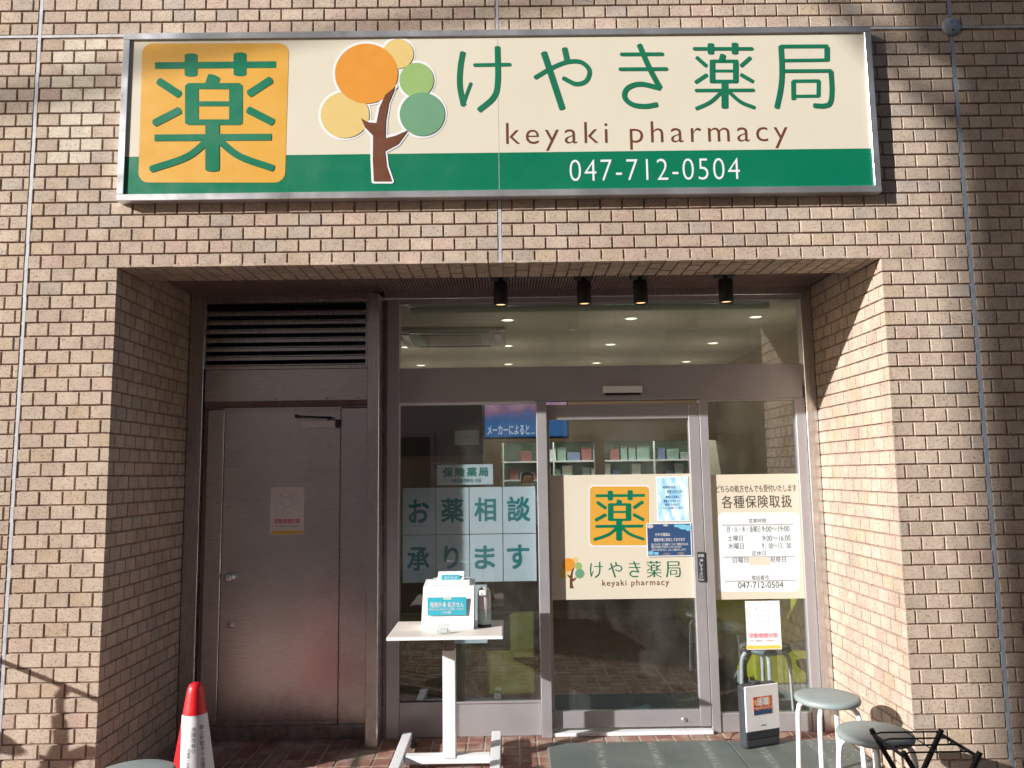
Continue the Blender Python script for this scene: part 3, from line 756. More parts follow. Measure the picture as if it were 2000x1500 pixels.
# film with opening hours on the right window
WY = YD+.022
hf = thing('hours_film', 'cream window film with a white rounded panel of opening hours', 'window film', (1.6, WY, 1.2))
sheet(MB(), 1.3168, 1.8818, hit(1480, 1170, WY)[1], hit(1480, 926, WY)[1], WY-.0012, .001).build('film', M['cream'], hf)
mb = MB(); flat(mb, rounded(1402, 1001, 1562, 1156, 12), WY-.0018, lambda v: v); wp = mb.build('hours_panel', M['paper'], hf)
lettering('どちらの処方せんでも受付いたします', (1398, 948, 1556, 960), WY-.0018, M['ink'], hf, .006)
lettering('各種保険取扱', (1409, 968, 1547, 991), WY-.0018, M['ink'], hf, .004, 1.1)
mb = MB()
for s_, q in (('営業時間', (1462, 1013, 1496, 1021)), ('月・火・木・金曜日', (1419, 1028, 1485, 1039)), ('9:00〜19:00', (1488, 1028, 1542, 1038)),
              ('土曜日', (1421, 1046, 1451, 1056)), ('9:00〜16:00', (1489, 1046, 1544, 1056)), ('水曜日', (1422, 1061, 1453, 1072)), ('9：00〜13：00', (1488, 1061, 1545, 1071)),
              ('定休日', (1468, 1076, 1496, 1085)), ('日曜日', (1431, 1089, 1462, 1099)), ('祝祭日', (1504, 1088, 1535, 1098)),
              ('電話番号', (1468, 1124, 1502, 1132)), ('047-712-0504', (1441, 1137, 1530, 1148))):
    text_on(mb, s_, q, 0, 1, WY-.0024)
mb.build('lettering', M['ink'], wp)
mb = MB()
for a, b, y in ((1410, 1549, 1024.5), (1413, 1552, 1087), (1416, 1555, 1134)):
    q = pxrect(a, y, b, y+.8, WY); sheet(mb, *q, WY-.0024, .0003)
mb.build('ruled_line', M['sealant'], wp)
mb = MB(); q = pxrect(1463, 1088, 1503, 1103, WY); sheet(mb, *q, WY-.0027, .0003)
for c_ in ((1421, 1060, 1456, 1073.5), (1487, 1060, 1547, 1073.5)):
    pass
mb.build('cover_sticker', M['cream'], wp)

# ============================================================ papers and posters
IY = YD+.028        # inner face of the left window glass
chars = 'お薬相談承ります'
xsL = [786, 850.5, 915.5, 980.5, 1045.5]; lab = ['leftmost of the upper row', 'second from left in the upper row', 'third from left in the upper row', 'rightmost of the upper row',
        'leftmost of the lower row', 'second from left in the lower row', 'third from left in the lower row', 'rightmost of the lower row']
q0 = [(799, 977, 837, 1020), (862, 974, 905, 1019), (927, 973, 968, 1017), (991, 971, 1035, 1017), (796, 1070, 838, 1113), (868, 1068, 895, 1110), (928, 1067, 966, 1110), (991, 1065, 1033, 1110)]
for i, ch in enumerate(chars):
    c_, r_ = i % 4, i//4
    xa = -.648+c_*.2122; za = 1.222-r_*.298
    t = thing('paper_sheet', 'white sheet with the green character %s, %s' % (ch, lab[i]), 'paper', (xa+.105, IY, za), group='white one-character sheets inside the window')
    MB().box(xa+.002, xa+.2095, IY+.001, IY+.0016, za+.002, za+.2955).build('sheet', M['paper'], t)
    lettering(ch, q0[i], IY+.0006, M['teal'], t, .022)
a, b, c, d = pxrect(872, 1143, 952, 1256, IY)
t = thing('paper_sheet', 'blank white sheet low on the left window, half hidden by the table and box', 'paper', (a, IY, c)); MB().box(a, b, IY+.001, IY+.0016, c, d).build('sheet', M['paper'], t)
x0, x1, z0, z1 = pxrect(853.5, 908, 963, 946, IY)
t = thing('name_plate', 'small white plate reading 保険薬局 above the one-character sheets', 'plate', (-.25, IY, 1.55))
MB().box(x0, x1, IY+.0005, IY+.003, z0, z1).build('plate', M['paper'], t)
lettering('保険薬局', (865, 914, 953, 930), IY+.0001, M['tealg'], t, .03, 1.35)
lettering('千葉県薬剤師会 会員', (879, 935, 940, 942), IY+.0001, M['tealg'], t, .01)

M['bluesplash'] = plain('light_blue_print', (.15, .45, .62), .6); M['pinkpaper'] = plain('faint_pink_paper', (.78, .74, .73), .7, var=.04, scale=12)
def smoke_poster(x0, y0, x1, y1, Y, label):
    a, b, c, d = pxrect(x0, y0, x1, y1, Y)
    t = thing('poster', label, 'poster', ((a+b)/2, Y, c), group='passive smoking posters')
    MB().box(a, b, Y-.001, Y-.0002, c, d).build('sheet', M['pinkpaper'], t)
    W, Hh = x1-x0, y1-y0
    mb = MB(); ccx, ccy = x0+W*.5, y0+Hh*.31
    rim = [np.array((ccx+W*(.165+.016*math.cos(9*a_))*math.cos(a_), ccy+W*(.165+.016*math.cos(9*a_))*math.sin(a_))) for a_ in [2*math.pi*i/72 for i in range(72)]]
    flat(mb, ribbon([tuple(p) for p in rim], .9, closed=True), Y-.0013, lambda v: v); mb.build('flower_ring', M['bluesplash'], t)
    mb = MB(); random.seed(3)
    for i in range(64):
        a_ = random.uniform(0, 6.28); rr = random.uniform(.26, .43)
        flat(mb, disc(x0+W*.5+W*rr*math.cos(a_), y0+Hh*.31+W*rr*math.sin(a_), .6, .6, 6), Y-.0013, lambda v: v)
    mb.build('dots', M['ink'], t)
    lettering('受動喫煙対策', (x0+W*.11, y0+Hh*.67, x0+W*.89, y0+Hh*.76), Y-.0013, M['pink'], t, .03)
    lettering('望まない受動喫煙をなくすための取組みです', (x0+W*.15, y0+Hh*.81, x0+W*.85, y0+Hh*.84), Y-.0013, M['navyink'], t)
    mb = MB(); sheet(mb, *pxrect(x0+W*.03, y0+Hh*.925, x0+W*.97, y0+Hh*.985, Y), Y-.0015, .0003); mb.build('yellow_strip', M['yellow'], t)
smoke_poster(529, 952, 593, 1044, YD+.003, 'white poster with pink heading fixed on the steel service door')
smoke_poster(1455, 1174, 1527, 1268, WY-.003, 'curling white poster with pink heading on the right window under the hours film')
a, b, c, d = pxrect(1281, 931, 1347, 1018, GY-.004)
t = thing('poster', 'light blue watercolour notice at the upper right of the sliding door film', 'poster', ((a+b)/2, GY-.004, c))
MB().box(a, b, GY-.0052, GY-.0042, c, d).build('sheet', M['paper'], t)
MB().box(a+.007, b-.007, GY-.0058, GY-.0052, c+.007, d-.007).build('print', M['bluem'], t)
lettering([('発熱外来を', (1294, 949, 1320, 954)), ('受診された方へ', (1302, 957, 1337, 963)), ('薬局へ入る前に', (1300, 968, 1327, 973)), ('設置しているポストへ', (1296, 976, 1332, 980.5)),
           ('処方せんを入れて', (1299, 983, 1328, 987.5)), ('チャイムを押してください', (1294, 990, 1335, 994.5))], None, GY-.0061, M['navyink'], t, .01)
a, b, c, d = pxrect(1262, 1022, 1352, 1086, GY-.008)
M['navyp'] = plain('navy_print', (.02, .06, .16), .6, var=.05)
t = thing('poster', 'navy notice with light blue blots overlapping the amber emblem corner', 'poster', ((a+b)/2, GY-.008, c))
MB().box(a, b, GY-.0075, GY-.0067, c, d).build('sheet', M['paper'], t)
MB().box(a+.006, b-.006, GY-.0081, GY-.0075, c+.006, d-.006).build('print', M['navyp'], t)
for nm, mt_, L_ in (('blot', 'bluesplash', [(1334, 1029, 9, 5), (1324, 1027, 8, 3), (1344, 1031, 6, 6), (1271, 1080, 6, 4), (1282, 1081, 5, 3)]), ('blot', 'sealant', [(1270, 1028, 6, 4), (1300, 1026, 5, 2)]), ('blot', 'mauve', [(1302, 1082, 8, 2.5), (1330, 1081, 7, 3.5)])):
    mb = MB()
    for i, (x, y, rx, ry) in enumerate(L_): flat(mb, disc(x, y, rx, ry, 24), GY-.0083-.0001*i, lambda v: v)
    mb.build(nm, M[mt_], t)
lettering([('けやき薬局は', (1280, 1041, 1309, 1047)), ('発熱外来に対応しております', (1277, 1051, 1338, 1057)), ('恐れ入りますが、コロナ検査やインフルエンザ陽性の方をはじめ', (1272, 1061, 1344, 1065)),
           ('発熱の方は別室にて対応させていただいております', (1272, 1066.5, 1331, 1070)), ('ご協力いただきますよう、よろしくお願い申し上げます', (1272, 1072, 1340, 1075.5))], None, GY-.0090, M['white'], t, .008)

# ============================================================ track spotlights under the recess ceiling
def spot():
    t = thing('spotlight', '', 'spotlight', (0, 0, 0), group='black spotlights under the recess ceiling')
    MB().box(-.058, .058, -.045, .045, -.030, .0, .003).build('mount', M['black'], t, True)
    MB().box(-.020, .020, -.0465, -.0455, -.022, -.006).build('label', M['sealant'], t, True)
    MB().tube([(0, 0, -.03), (0, 0, -.05)], .012, 12).build('bracket', M['black'], t, True)
    MB().lathe([(.001, -.048), (.040, -.048), (.043, -.052), (.043, -.186), (.041, -.189), (.036, -.189), (.034, -.180), (.030, -.160), (.001, -.160)], n=36).build('lamp_body', M['black'], t, True)
    MB().lathe([(.001, -.1765), (.033, -.1765), (.033, -.181), (.001, -.181)], n=32).build('lens', M['lamp2'], t, True)
    return t
ps = [978, 1141, 1251, 1418]
sl = ['leftmost black spotlight, in line with the vertical wall joint', 'second black spotlight from the left, above the sliding door', 'third black spotlight from the left, close to the second one', 'rightmost black spotlight, above the right window']
sp0 = spot()
for i, x in enumerate(ps):
    o = sp0 if i == 0 else copy_tree(sp0)
    o.location = (hit(x, 575, .56)[0], .56, H+.081); o['label'] = sl[i]

# ============================================================ over-bed style table with things on it
tb = thing('side_table', 'white height adjustable table on an H base before the left window', 'table', (-.32, .5, 0))
TZ = .745
MB().box(-.634, -.012, .245, .70, TZ-.018, TZ, .008).build('tabletop', M['tabletop'], tb)
MB().box(-.634+.002, -.012-.002, .2425, .2445, TZ-.017, TZ-.002).build('edge_band', M['wpaint'], tb)
MB().box(-.345, -.285, .44, .50, .52, TZ-.018, .003).build('inner_post', M['mauve'], tb)
MB().box(-.35, -.28, .435, .505, .06, .63, .004).build('post', M['wpaint'], tb)
MB().box(-.56, -.095, .44, .50, .03, .072, .004).build('base_bar', M['wpaint'], tb)
for x in (-.62, -.09):
    MB().box(x, x+.055, .20, .83, .028, .078, .005).build('foot', M['wpaint'], tb)
for x in (-.575, -.075):
    for y in (.79, .24):
        s = 1 if x > -.3 else 1
        MB().lathe([(.001, -.010), (.022, -.010), (.025, -.006), (.025, .006), (.022, .010), (.001, .010)], (0, 0, 0), 20, 'y')
        cs = MB().lathe([(.001, -.010), (.020, -.010), (.025, -.006), (.025, .006), (.020, .010), (.001, .010)], (x+.02, y, .025), 20, 'y')
        cs.build('caster', M['dark'], tb)
lettering('S', (867, 1257, 871, 1263), .4395, M['dark'], tb, .02, name='maker_mark')
# prescription box
pb = thing('prescription_box', 'white prescription drop box with a cyan label standing on the table', 'box', (-.33, .50, TZ))
x0, x1, z0, z1 = pxrect(822, 1147, 925, 1227, .42)
bx = MB(); zb = TZ+.001
vs = [(x0, .42, zb), (x1, .42, zb), (x1, .60, zb), (x0, .60, zb), (x0+.012, .435, z1), (x1+.004, .435, z1), (x1+.004, .60, z1+.02), (x0+.012, .60, z1+.02)]
bx.add(vs, [(0, 3, 2, 1), (4, 5, 6, 7), (0, 1, 5, 4), (1, 2, 6, 5), (2, 3, 7, 6), (3, 0, 4, 7)]); bx.build('box_body', M['whitepl'], pb)
MB().box(x0+.055, x1-.02, .45, .59, z1+.004, z1+.030, .003).build('lid', M['whitepl'], pb)
lbl = MB(); LZ = lambda px, py: hit(px, py, .418)
q = pxrect(835, 1167, 911, 1201, .418)
lb = MB().box(q[0], q[1], .4155, .4165, q[2], q[3]).build('label', M['cyan'], pb)
lettering([('発熱外来 処方せん', (840, 1176, 906, 1186)), ('処方せんを入れてチャイムを押してください', (839, 1188, 907, 1192)), ('けやき薬局', (864, 1194, 881, 1199))], None, .4148, M['white'], lb, .01)
q = pxrect(866, 1165, 882, 1171, .418); MB().box(q[0], q[1], .4140, .4146, q[2], q[3]).build('tape', M['mint'], pb)
for ob in (lb,): pass
tc = thing('table_card', 'small white tent card with a cyan print on top of the prescription box', 'card', (-.30, .5, z1+.03))
q = pxrect(855, 1117, 906, 1146, .48)
vs = [(q[0]-.003, .475, z1+.031), (q[1]-.002, .475, z1+.031), (q[1]+.002, .495, q[3]), (q[0]+.004, .495, q[3]), (q[0]-.003, .525, z1+.031), (q[1]-.002, .525, z1+.031)]
MB().add(vs, [(0, 1, 2, 3), (5, 4, 3, 2), (0, 4, 5, 1), (0, 3, 4), (1, 5, 2)]).build('card', M['whitepl'], tc)
q = pxrect(862, 1123, 898, 1138, .47); cc = MB().box(q[0], q[1], .4735, .4745, q[2], q[3]).build('print', M['cyan'], tc)
lettering([('処方せんを', (868, 1125.5, 893, 1130)), ('入れてください', (866, 1131.5, 894, 1135.5))], None, .473, M['white'], cc, .01)
# soap dispenser
dp = thing('sanitizer_dispenser', 'white and grey automatic hand sanitizer dispenser on the table right side', 'dispenser', (hit(946, 1190, .50)[0], .50, TZ)); dp.scale = (1.12, 1.12, 1.06)
MB().lathe([(.001, .001), (.034, .001), (.036, .010), (.030, .014), (.001, .014)]).build('base', M['dark'], dp, True)
MB().lathe([(.001, .013), (.030, .014), (.034, .030), (.0345, .095)], n=32).build('bottle', plain('milky_plastic', (.36, .42, .41), .3), dp, True)
MB().lathe([(.0345, .0955), (.0345, .10), (.033, .17), (.027, .195), (.012, .207), (.001, .208)], n=32).build('pump_head', plain('warm_grey_plastic', (.52, .48, .45), .35), dp, True)
MB().box(-.024, .014, -.052, -.02, .168, .196, .008).build('nozzle', M['whitepl'], dp, True)
MB().box(-.014, -.008, -.0535, -.052, .176, .181).build('sensor_eye', M['black'], dp, True)
ch = thing('chime_holder', 'small clear acrylic holder with a call button at the table front edge', 'holder', (hit(866, 1227, .30)[0], .32, TZ))
MB().box(-.036, .036, -.018, -.015, .001, .055, .001).box(-.036, .036, .017, .020, .001, .065, .001).box(-.036, .036, -.015, .017, .001, .004).build('holder', M['clear'], ch, True)
MB().box(-.022, .022, -.012, .012, .005, .030, .004).build('call_button', M['whitepl'], ch, True)

# ============================================================ stools
FZ_ = .004
def stool(label, loc, rz):
    t = thing('stool', label, 'stool', loc, rz, 'round grey stools with white legs')
    h = .46
    MB().lathe([(.001, h-.034), (.140, h-.034), (.156, h-.028), (.160, h-.016), (.156, h-.005), (.142, h), (.08, h+.002), (.001, h+.0025)], n=48).build('seat', M['seat'], t, True)
    for k in range(4):
        a = R(45+90*k); c, s_ = math.cos(a), math.sin(a)
        P = [(c*r_, s_*r_, z_) for r_, z_ in ((.05, h-.040), (.10, h-.042), (.125, h-.050), (.142, h-.070), (.149, h-.10), (.152, h-.14), (.162, .02))]
        lg_ = MB().tube(P, .0125, 12).build('leg', M['wpaint'], t, True)
        MB().tube([(c*.1622, s_*.1622, .022), (c*.163, s_*.163, .0)], .016, 12).build('foot_cap', M['dark'], lg_, True)
    MB().tube([(.154*math.cos(x), .154*math.sin(x), .17) for x in [2*math.pi*i/40 for i in range(40)]], .006, 8, closed=True).build('ring', M['wpaint'], t, True) if False else None
    return t
stool('round grey stool nearest the right reveal, standing behind the other one', (1.630, .075, .0), R(8))
stool('round grey stool partly behind the black folding wire rack', (1.615, -.475, .0), R(22))
stool('grey stool seat at the bottom edge beside the red cone', (-1.46, -.815, .0), R(10))

stool('round grey stool indoors just behind the right window poster', (1.685, 1.21, FZ_), R(35))

# ============================================================ folding rack
rk = thing('folding_rack', 'black folding rack with a wire grid top before the grey stools', 'rack', (1.67, -.78, 0))
RZ = .50
for y, nm in ((-.645, 'leg'), (-.910, 'leg')):
    MB().tube([(1.525, y, RZ+.02), (1.80, y+.01, .02)], .0105, 12).build('leg', M['black'], rk)
    MB().tube([(1.812, y-.014, RZ+.02), (1.53, y-.02, .02)], .0105, 12).build('leg', M['black'], rk)
MB().tube([(1.532, -.63, RZ), (1.530, -.925, RZ)], .007, 10).build('rail', M['black'], rk)
MB().tube([(1.808, -.63, RZ), (1.806, -.925, RZ)], .007, 10).build('rail', M['black'], rk)
for i in range(4):
    y = -.655-.078*i
    MB().tube([(1.532, y, RZ-.006), (1.535, y, RZ+.004), (1.560, y, RZ+.010), (1.79, y, RZ+.010), (1.806, y, RZ+.004), (1.810, y, RZ-.008), (1.80, y, RZ-.014)], .0035, 8).build('wire', M['black'], rk)
MB().tube([(1.67, -.63, RZ+.006), (1.668, -.905, RZ+.006)], .0025, 6).build('wire', M['black'], rk)
MB().tube([(1.545, -.645, .06), (1.545, -.91, .06)], .006, 8).build('stretcher', M['black'], rk)
MB().tube([(1.79, -.645, .06), (1.79, -.91, .06)], .006, 8).build('stretcher', M['black'], rk)

# ============================================================ traffic cone
cx, cy = -1.374, -.43
cn = thing('traffic_cone', 'red traffic cone wearing a white printed sleeve by the left reveal', 'traffic cone', (cx, cy, 0))
prof = lambda z: .030+(.70-z)*.150
MB().lathe([(.001, .032), (prof(.035), .035), (prof(.60), .60), (prof(.655), .655), (.033, .675), (.026, .692), (.014, .699), (.001, .70)], n=48).build('cone_body', M['red'], cn, True)
b_ = MB().box(-.19, .19, -.19, .19, 0, .034, .012); b_.build('base', M['red'], cn, True)
rt = math.atan2(CAMP[0]-cx, -(CAMP[1]-cy))      # side of the cone turned to the street
sl_ = MB(); gv = []
for i in range(24):
    z = .12+(.570-.12)*i/23; r_ = prof(z)+.0025
    a0 = rt + math.asin(max(-1, min(1, -.052/r_))); a1 = rt + 2.6
    gv += [(r_*math.sin(a0+(a1-a0)*j/30), -r_*math.cos(a0+(a1-a0)*j/30), z) for j in range(31)]
sl_.add(gv, [(i*31+j, i*31+j+1, (i+1)*31+j+1, (i+1)*31+j) for i in range(23) for j in range(30)], smooth=True)
sl_.build('sleeve', M['conewhite'], cn, True)
def cone_text(mb, s, ang, ztop, size, sp):
    z = ztop
    for chh in s:
        vs, fs = glyphs(chh)
        xs = [v[0] for v in vs]; ys = [v[1] for v in vs]; wx = max(xs)-min(xs); hy = max(ys)-min(ys); k = size/.92
        cxm = (max(xs)+min(xs))/2 if wx > .3 else (max(xs)+min(xs))/2
        cym = (max(ys)+min(ys))/2
        o = []
        for v in vs:
            zz = z - size/2 + (v[1]-cym)*k; rr = prof(zz)+.0045 + (z-.0)*0
            a = ang + (v[0]-cxm)*k/rr; o.append((rr*math.sin(a), -rr*math.cos(a), zz))
        mb.add(o, fs); z -= sp
mb = MB()
rt = math.atan2(CAMP[0]-cx, -(CAMP[1]-cy))      # side of the cone turned to the street
cone_text(mb, '頭上外壁タイル落下の', rt+.50, .530, .0195, .0215)
cone_text(mb, '危険性有り', rt-.02, .525, .0195, .0215)
cone_text(mb, '五香第一生命ビル管理組合', rt-.28, .44, .0115, .0130)
mb.build('lettering', M['ink'], cn, True)

# ============================================================ fan heater
ht = thing('fan_heater', 'slim silver and black fan heater with an orange label standing on the mat', 'heater', (1.468, .70, .012), R(20))
hw, hh, hd_ = .122, .352, .064
b_ = MB(); b_.box(-hw, hw, -hd_/2, hd_/2, .0, hh, .018); b_.build('housing', M['dark'], ht, True)
b_ = MB(); b_.box(-hw+.006, hw-.003, -hd_/2-.006, -hd_/2+.004, .095, hh-.004, .0045); b_.build('front_panel', M['silver'], ht, True)
for i in range(5):
    MB().box(-hw+.008, hw-.008, -hd_/2-.005, -hd_/2+.003, .058+i*.0076, .0615+i*.0076, .001).build('grille_slat', M['dark'], ht, True)
MB().box(-hw+.008, hw-.008, -hd_/2-.0015, -hd_/2+.0, .054, .095).build('grille_gap', M['black'], ht, True)
MB().box(-.034, .008, -.02, .02, hh-.004, hh+.012, .004).build('knob', M['dark'], ht, True)
ad = MB().box(-.062, .064, -hd_/2-.0075, -hd_/2-.0065, .185, .285).build('advert_label', M['ad'], ht, True)
def local_text(mb, s, x0, x1, z0, z1, y, bold=.0):
    vs, fs = glyphs(s); xs = [v[0] for v in vs]; ys = [v[1] for v in vs]
    for k, (a, b) in enumerate([(0, 0)] if bold < .004 else [(-bold, -bold), (bold, -bold), (-bold, bold), (bold, bold)]):
        mb.add([(x0+(v[0]+a-min(xs))/(max(xs)-min(xs))*(x1-x0), y-.0001*k, z0+(v[1]+b-min(ys))/(max(ys)-min(ys))*(z1-z0)) for v in vs], fs)
mb = MB(); local_text(mb, '速暖', -.036, .044, .236, .278, -hd_/2-.008, .03); local_text(mb, 'すぐに暖かく使える人感センサー', -.055, .058, .218, .228, -hd_/2-.008, .01); mb.build('lettering', M['white'], ad, True)
MB().box(-.062, .064, -hd_/2-.0079, -hd_/2-.0076, .186, .212).build('label_strip', M['navyp'], ad, True)
MB().box(-.014, .022, -hd_/2-.0068, -hd_/2-.0062, .122, .127).build('maker_mark', M['dark'], ht, True)
cr = MB().tube([(1.30, .84, .005), (1.33, .83, .006), (1.36, .86, .03), (1.40, .87, .035), (1.44, .83, .012), (1.455, .80, .03)], .003, 8)
cr2 = cr.build('power_cord', M['black']); tag(cr2, 'thin black power cord running from the fan heater to the door track', 'cord')

# ============================================================ inside the shop
FZ = .004
fl = MB(); fl.box(-1.6, 2.7, YD+.062, 6.6, -.1, FZ)
fm = mat_ground('inner_floor_tile', [(.3, (.085, .062, .045)), (.7, (.13, .10, .075))], .35, 3, .1)
tag(fl.build('shop_floor', fm), kind='structure')
iw = thing('shop_interior_walls', 'beige walls and ceiling of the pharmacy room behind the glass', 'wall', (0, 3, 0))
CZ = 2.85
MB().box(-1.62, 2.72, YD+.13, 6.6, CZ, CZ+.1).build('ceiling', M['iceil'], iw)
MB().box(-1.7, -1.6, YD+.14, 6.6, 0, CZ).build('wall', M['iwall'], iw)
MB().box(2.62, 2.72, YD+.14, 6.6, 0, CZ).build('wall', M['iwall'], iw)
MB().box(-1.6, 2.7, 6.6, 6.7, 0, CZ).build('wall', M['iwallw'], iw)
mb = MB(); mb.box(-1.6, -.06, 5.6, 5.7, 0, CZ); mb.box(-.06, 2.62, 5.6, 5.7, 1.98, CZ); mb.box(-.06, 2.62, 5.6, 5.7, 0, 1.0); mb.box(1.10, 1.22, 5.6, 5.7, 1.0, 1.98)
mb.build('partition_wall', M['iwall'], iw)
MB().box(-.768, -1.59, YD+.14, YD+.16, 0, CZ).build('door_side_wall', M['iwall'], iw)
tr_ = thing('roller_blind', 'rolled pale green blind with a white headbox above the inner window', 'blind', (.6, 1.1, 2.7))
MB().box(-.62, 1.80, 1.06, 1.12, 2.715, 2.745, .003).build('headbox', M['whitepl'], tr_)
MB().tube([(-.61, 1.10, 2.694), (1.79, 1.10, 2.694)], .020, 16).build('rolled_cloth', M['blind'], tr_)
# downlights
dl = []
rows = [(2.24, (.04, 1.05, 2.07)), (3.53, (-.95, .04, 1.05, 2.06)), (4.82, (-.95, .05, 1.06, 2.09))]
nm_row = ['front row nearest the glass', 'middle row', 'back row']
nm_col = {3: ['left', 'centre', 'right'], 4: ['far left', 'centre left', 'centre right', 'far right']}
def downlight():
    t = thing('downlight', '', 'ceiling light', (0, 0, 0), group='lit round downlights in the shop ceiling')
    MB().lathe([(.060, 0), (.060, -.006), (.050, -.008), (.048, -.002)], n=28).build('trim_ring', M['whitepl'], t, True)
    MB().lathe([(.001, -.003), (.0475, -.003), (.0475, -.0045), (.001, -.0045)], n=28).build('diffuser', M['lamp'], t, True)
    return t
d0 = downlight(); first = True
for r_, (y, xs) in enumerate(rows):
    for c_, x in enumerate(xs):
        o = d0 if first else copy_tree(d0); first = False
        o.location = (x, y, CZ); o['label'] = 'lit round downlight in the shop ceiling, %s, %s' % (nm_row[r_], nm_col[len(xs)][c_])
        L_ = bpy.data.lights.new('downlight_lamp', 'POINT'); L_.energy = .85; L_.color = (1, .87, .68); L_.shadow_soft_size = .04
        lo_ = bpy.data.objects.new('lamp', L_); COL.objects.link(lo_); lo_.parent = o; lo_.location = (0, 0, -.45)
ac = thing('ceiling_air_conditioner', 'square ceiling air conditioner with dark slots at the left of the room', 'air conditioner', (-.45, 3.0, CZ))
MB().box(-.93, .02, 2.55, 3.45, CZ-.03, CZ-.0, .01).build('panel', M['iwallw'], ac)
for (a, b, c, d) in ((-.80, -.12, 2.60, 2.66), (-.80, -.12, 3.34, 3.40), (-.89, -.83, 2.70, 3.30), (-.08, -.02, 2.70, 3.30)):
    MB().box(a, b, c, d, CZ-.036, CZ-.0302).build('air_slot', M['rib'], ac)
MB().box(-.72, -.2, 2.75, 3.25, CZ-.036, CZ-.0302, .002).build('intake_grille', M['iwall'], ac)
tv = thing('television', 'wall television showing a Japanese caption behind the left window', 'television', (.18, 2.4, 1.9))
MB().box(-.170, .532, 2.40, 2.44, 1.885, 2.285, .004).build('casing', M['black'], tv)
MB().box(-.160, .522, 2.3975, 2.3995, 1.900, 2.275).build('screen', M['screen'], tv)
lettering('メーカーによると…', (952, 831, 1045, 848), 2.396, M['tvtext'], tv, .02)
MB().box(.10, .26, 2.441, 2.50, 1.98, 2.2).build('bracket', M['dark'], tv)
cbn = thing('wall_cabinet', 'dark cabinet and beige panel behind the left window', 'cabinet', (-.9, 2.9, 0))
MB().box(-1.5, -.19, 2.9, 3.2, 1.77, 2.45, .004).build('dark_cupboard', M['wood'], cbn)
MB().box(-1.5, -.19, 2.92, 3.2, .0, 1.768, .004).build('beige_panel', M['iwall'], cbn)
MB().box(-1.5, -1.46, 2.86, 2.899, 0, 2.45).build('edge_post', M['iwall'], cbn)
crd = thing('card', 'white product card leaning on the dark cabinet, left of the television', 'card', (-.33, 2.88, 1.8))
a, b, c, d = pxrect(888, 841, 936, 869, 2.88); MB().box(a, b, 2.878, 2.888, c, d).build('card', M['paper'], crd); lettering('カットメン', (900, 851, 922, 856), 2.877, M['ink'], crd)
stf = thing('staff_notice', 'small notice with a triangle mark on the beige panel inside', 'notice', (-.6, 2.91, 1.5))
a, b, c, d = pxrect(842, 903, 893, 935, 2.91); MB().box(a, b, 2.9165, 2.919, c, d).build('sheet', M['iwallw'], stf); lettering('従業員専用', (846, 906, 888, 913), 2.9155, M['ink'], stf)
mb = MB(); flat(mb, ribbon([(862, 898), (868, 887), (874, 898), (863, 896)], 1.6), 2.915, lambda v: v); mb.build('triangle_mark', M['ink'], stf)
# benches
b1 = thing('bench', 'olive yellow bench back standing against the left window inside', 'bench', (-.3, 1.2, 0), group='lime benches in the waiting room')
x0, x1 = -1.3, .185
MB().box(x0, x1, 1.08, 1.17, .215, .715, .015).build('backrest', M['limeback'], b1)
MB().box(x0, x1-.01, 1.175, 1.60, .25, .40, .03).build('seat', M['lime'], b1)
MB().box(x0+.03, x1-.04, 1.15, 1.55, FZ, .2495, .003).build('plinth', M['iwallw'], b1)
b2 = thing('bench', 'lime bench with pale plinth seen through the right window', 'bench', (2.0, 2.4, 0), group='lime benches in the waiting room')
MB().box(1.72, 2.25, 1.58, 4.2, .12, .42, .02).build('seat', M['lime'], b2)
MB().box(2.26, 2.36, 1.58, 4.2, .25, .85, .03).build('backrest', M['lime'], b2)
MB().box(1.73, 2.30, 1.60, 4.18, FZ, .119, .003).build('plinth', M['iwallw'], b2)
dm = MB(); dm.box(.31, 1.17, 1.42, 1.80, FZ+.001, .016, .003); dmo = dm.build('door_mat', plain('dark_teal_mat', (.03, .07, .10), .9, var=.1, bmp=.4)); tag(dmo, 'dark teal door mat on the floor just inside the sliding door', 'mat')
# counter and dispensary shelves
ct = thing('reception_counter', 'pale reception counter at the back of the pharmacy', 'counter', (.9, 5.0, 0))
MB().box(-.2, 2.2, 4.75, 5.2, 1.0, 1.04, .004).build('counter_top', M['iwallw'], ct); MB().box(-.15, 2.15, 4.8, 5.15, FZ, .999).build('counter_front', M['iwall'], ct)
sh = thing('dispensary_shelf', 'mint shelving in the dispensary seen above the door film', 'shelf', (1.1, 6.4, 0))
MB().box(-.06, 2.6, 6.5, 6.59, .02, 2.3).build('back_panel', M['mint'], sh)
for z in (1.25, 1.50, 1.74, 2.02): MB().box(-.04, 2.58, 6.25, 6.499, z, z+.02).build('shelf_board', M['whitepl'], sh)
for x in (-.04, .62, 1.28, 1.94, 2.56): MB().box(x, x+.02, 6.24, 6.2499, .03, 2.3).build('upright', M['whitepl'], sh)
random.seed(11)
bc = [plain('carton_%s' % n, c, .6) for n, c in (('white', (.6, .62, .6)), ('grey', (.3, .34, .33)), ('blue', (.16, .2, .32)), ('red', (.28, .11, .10)), ('green', (.24, .34, .29)))]
dshade = ['white', 'grey', 'blue', 'red', 'green']; k = 0
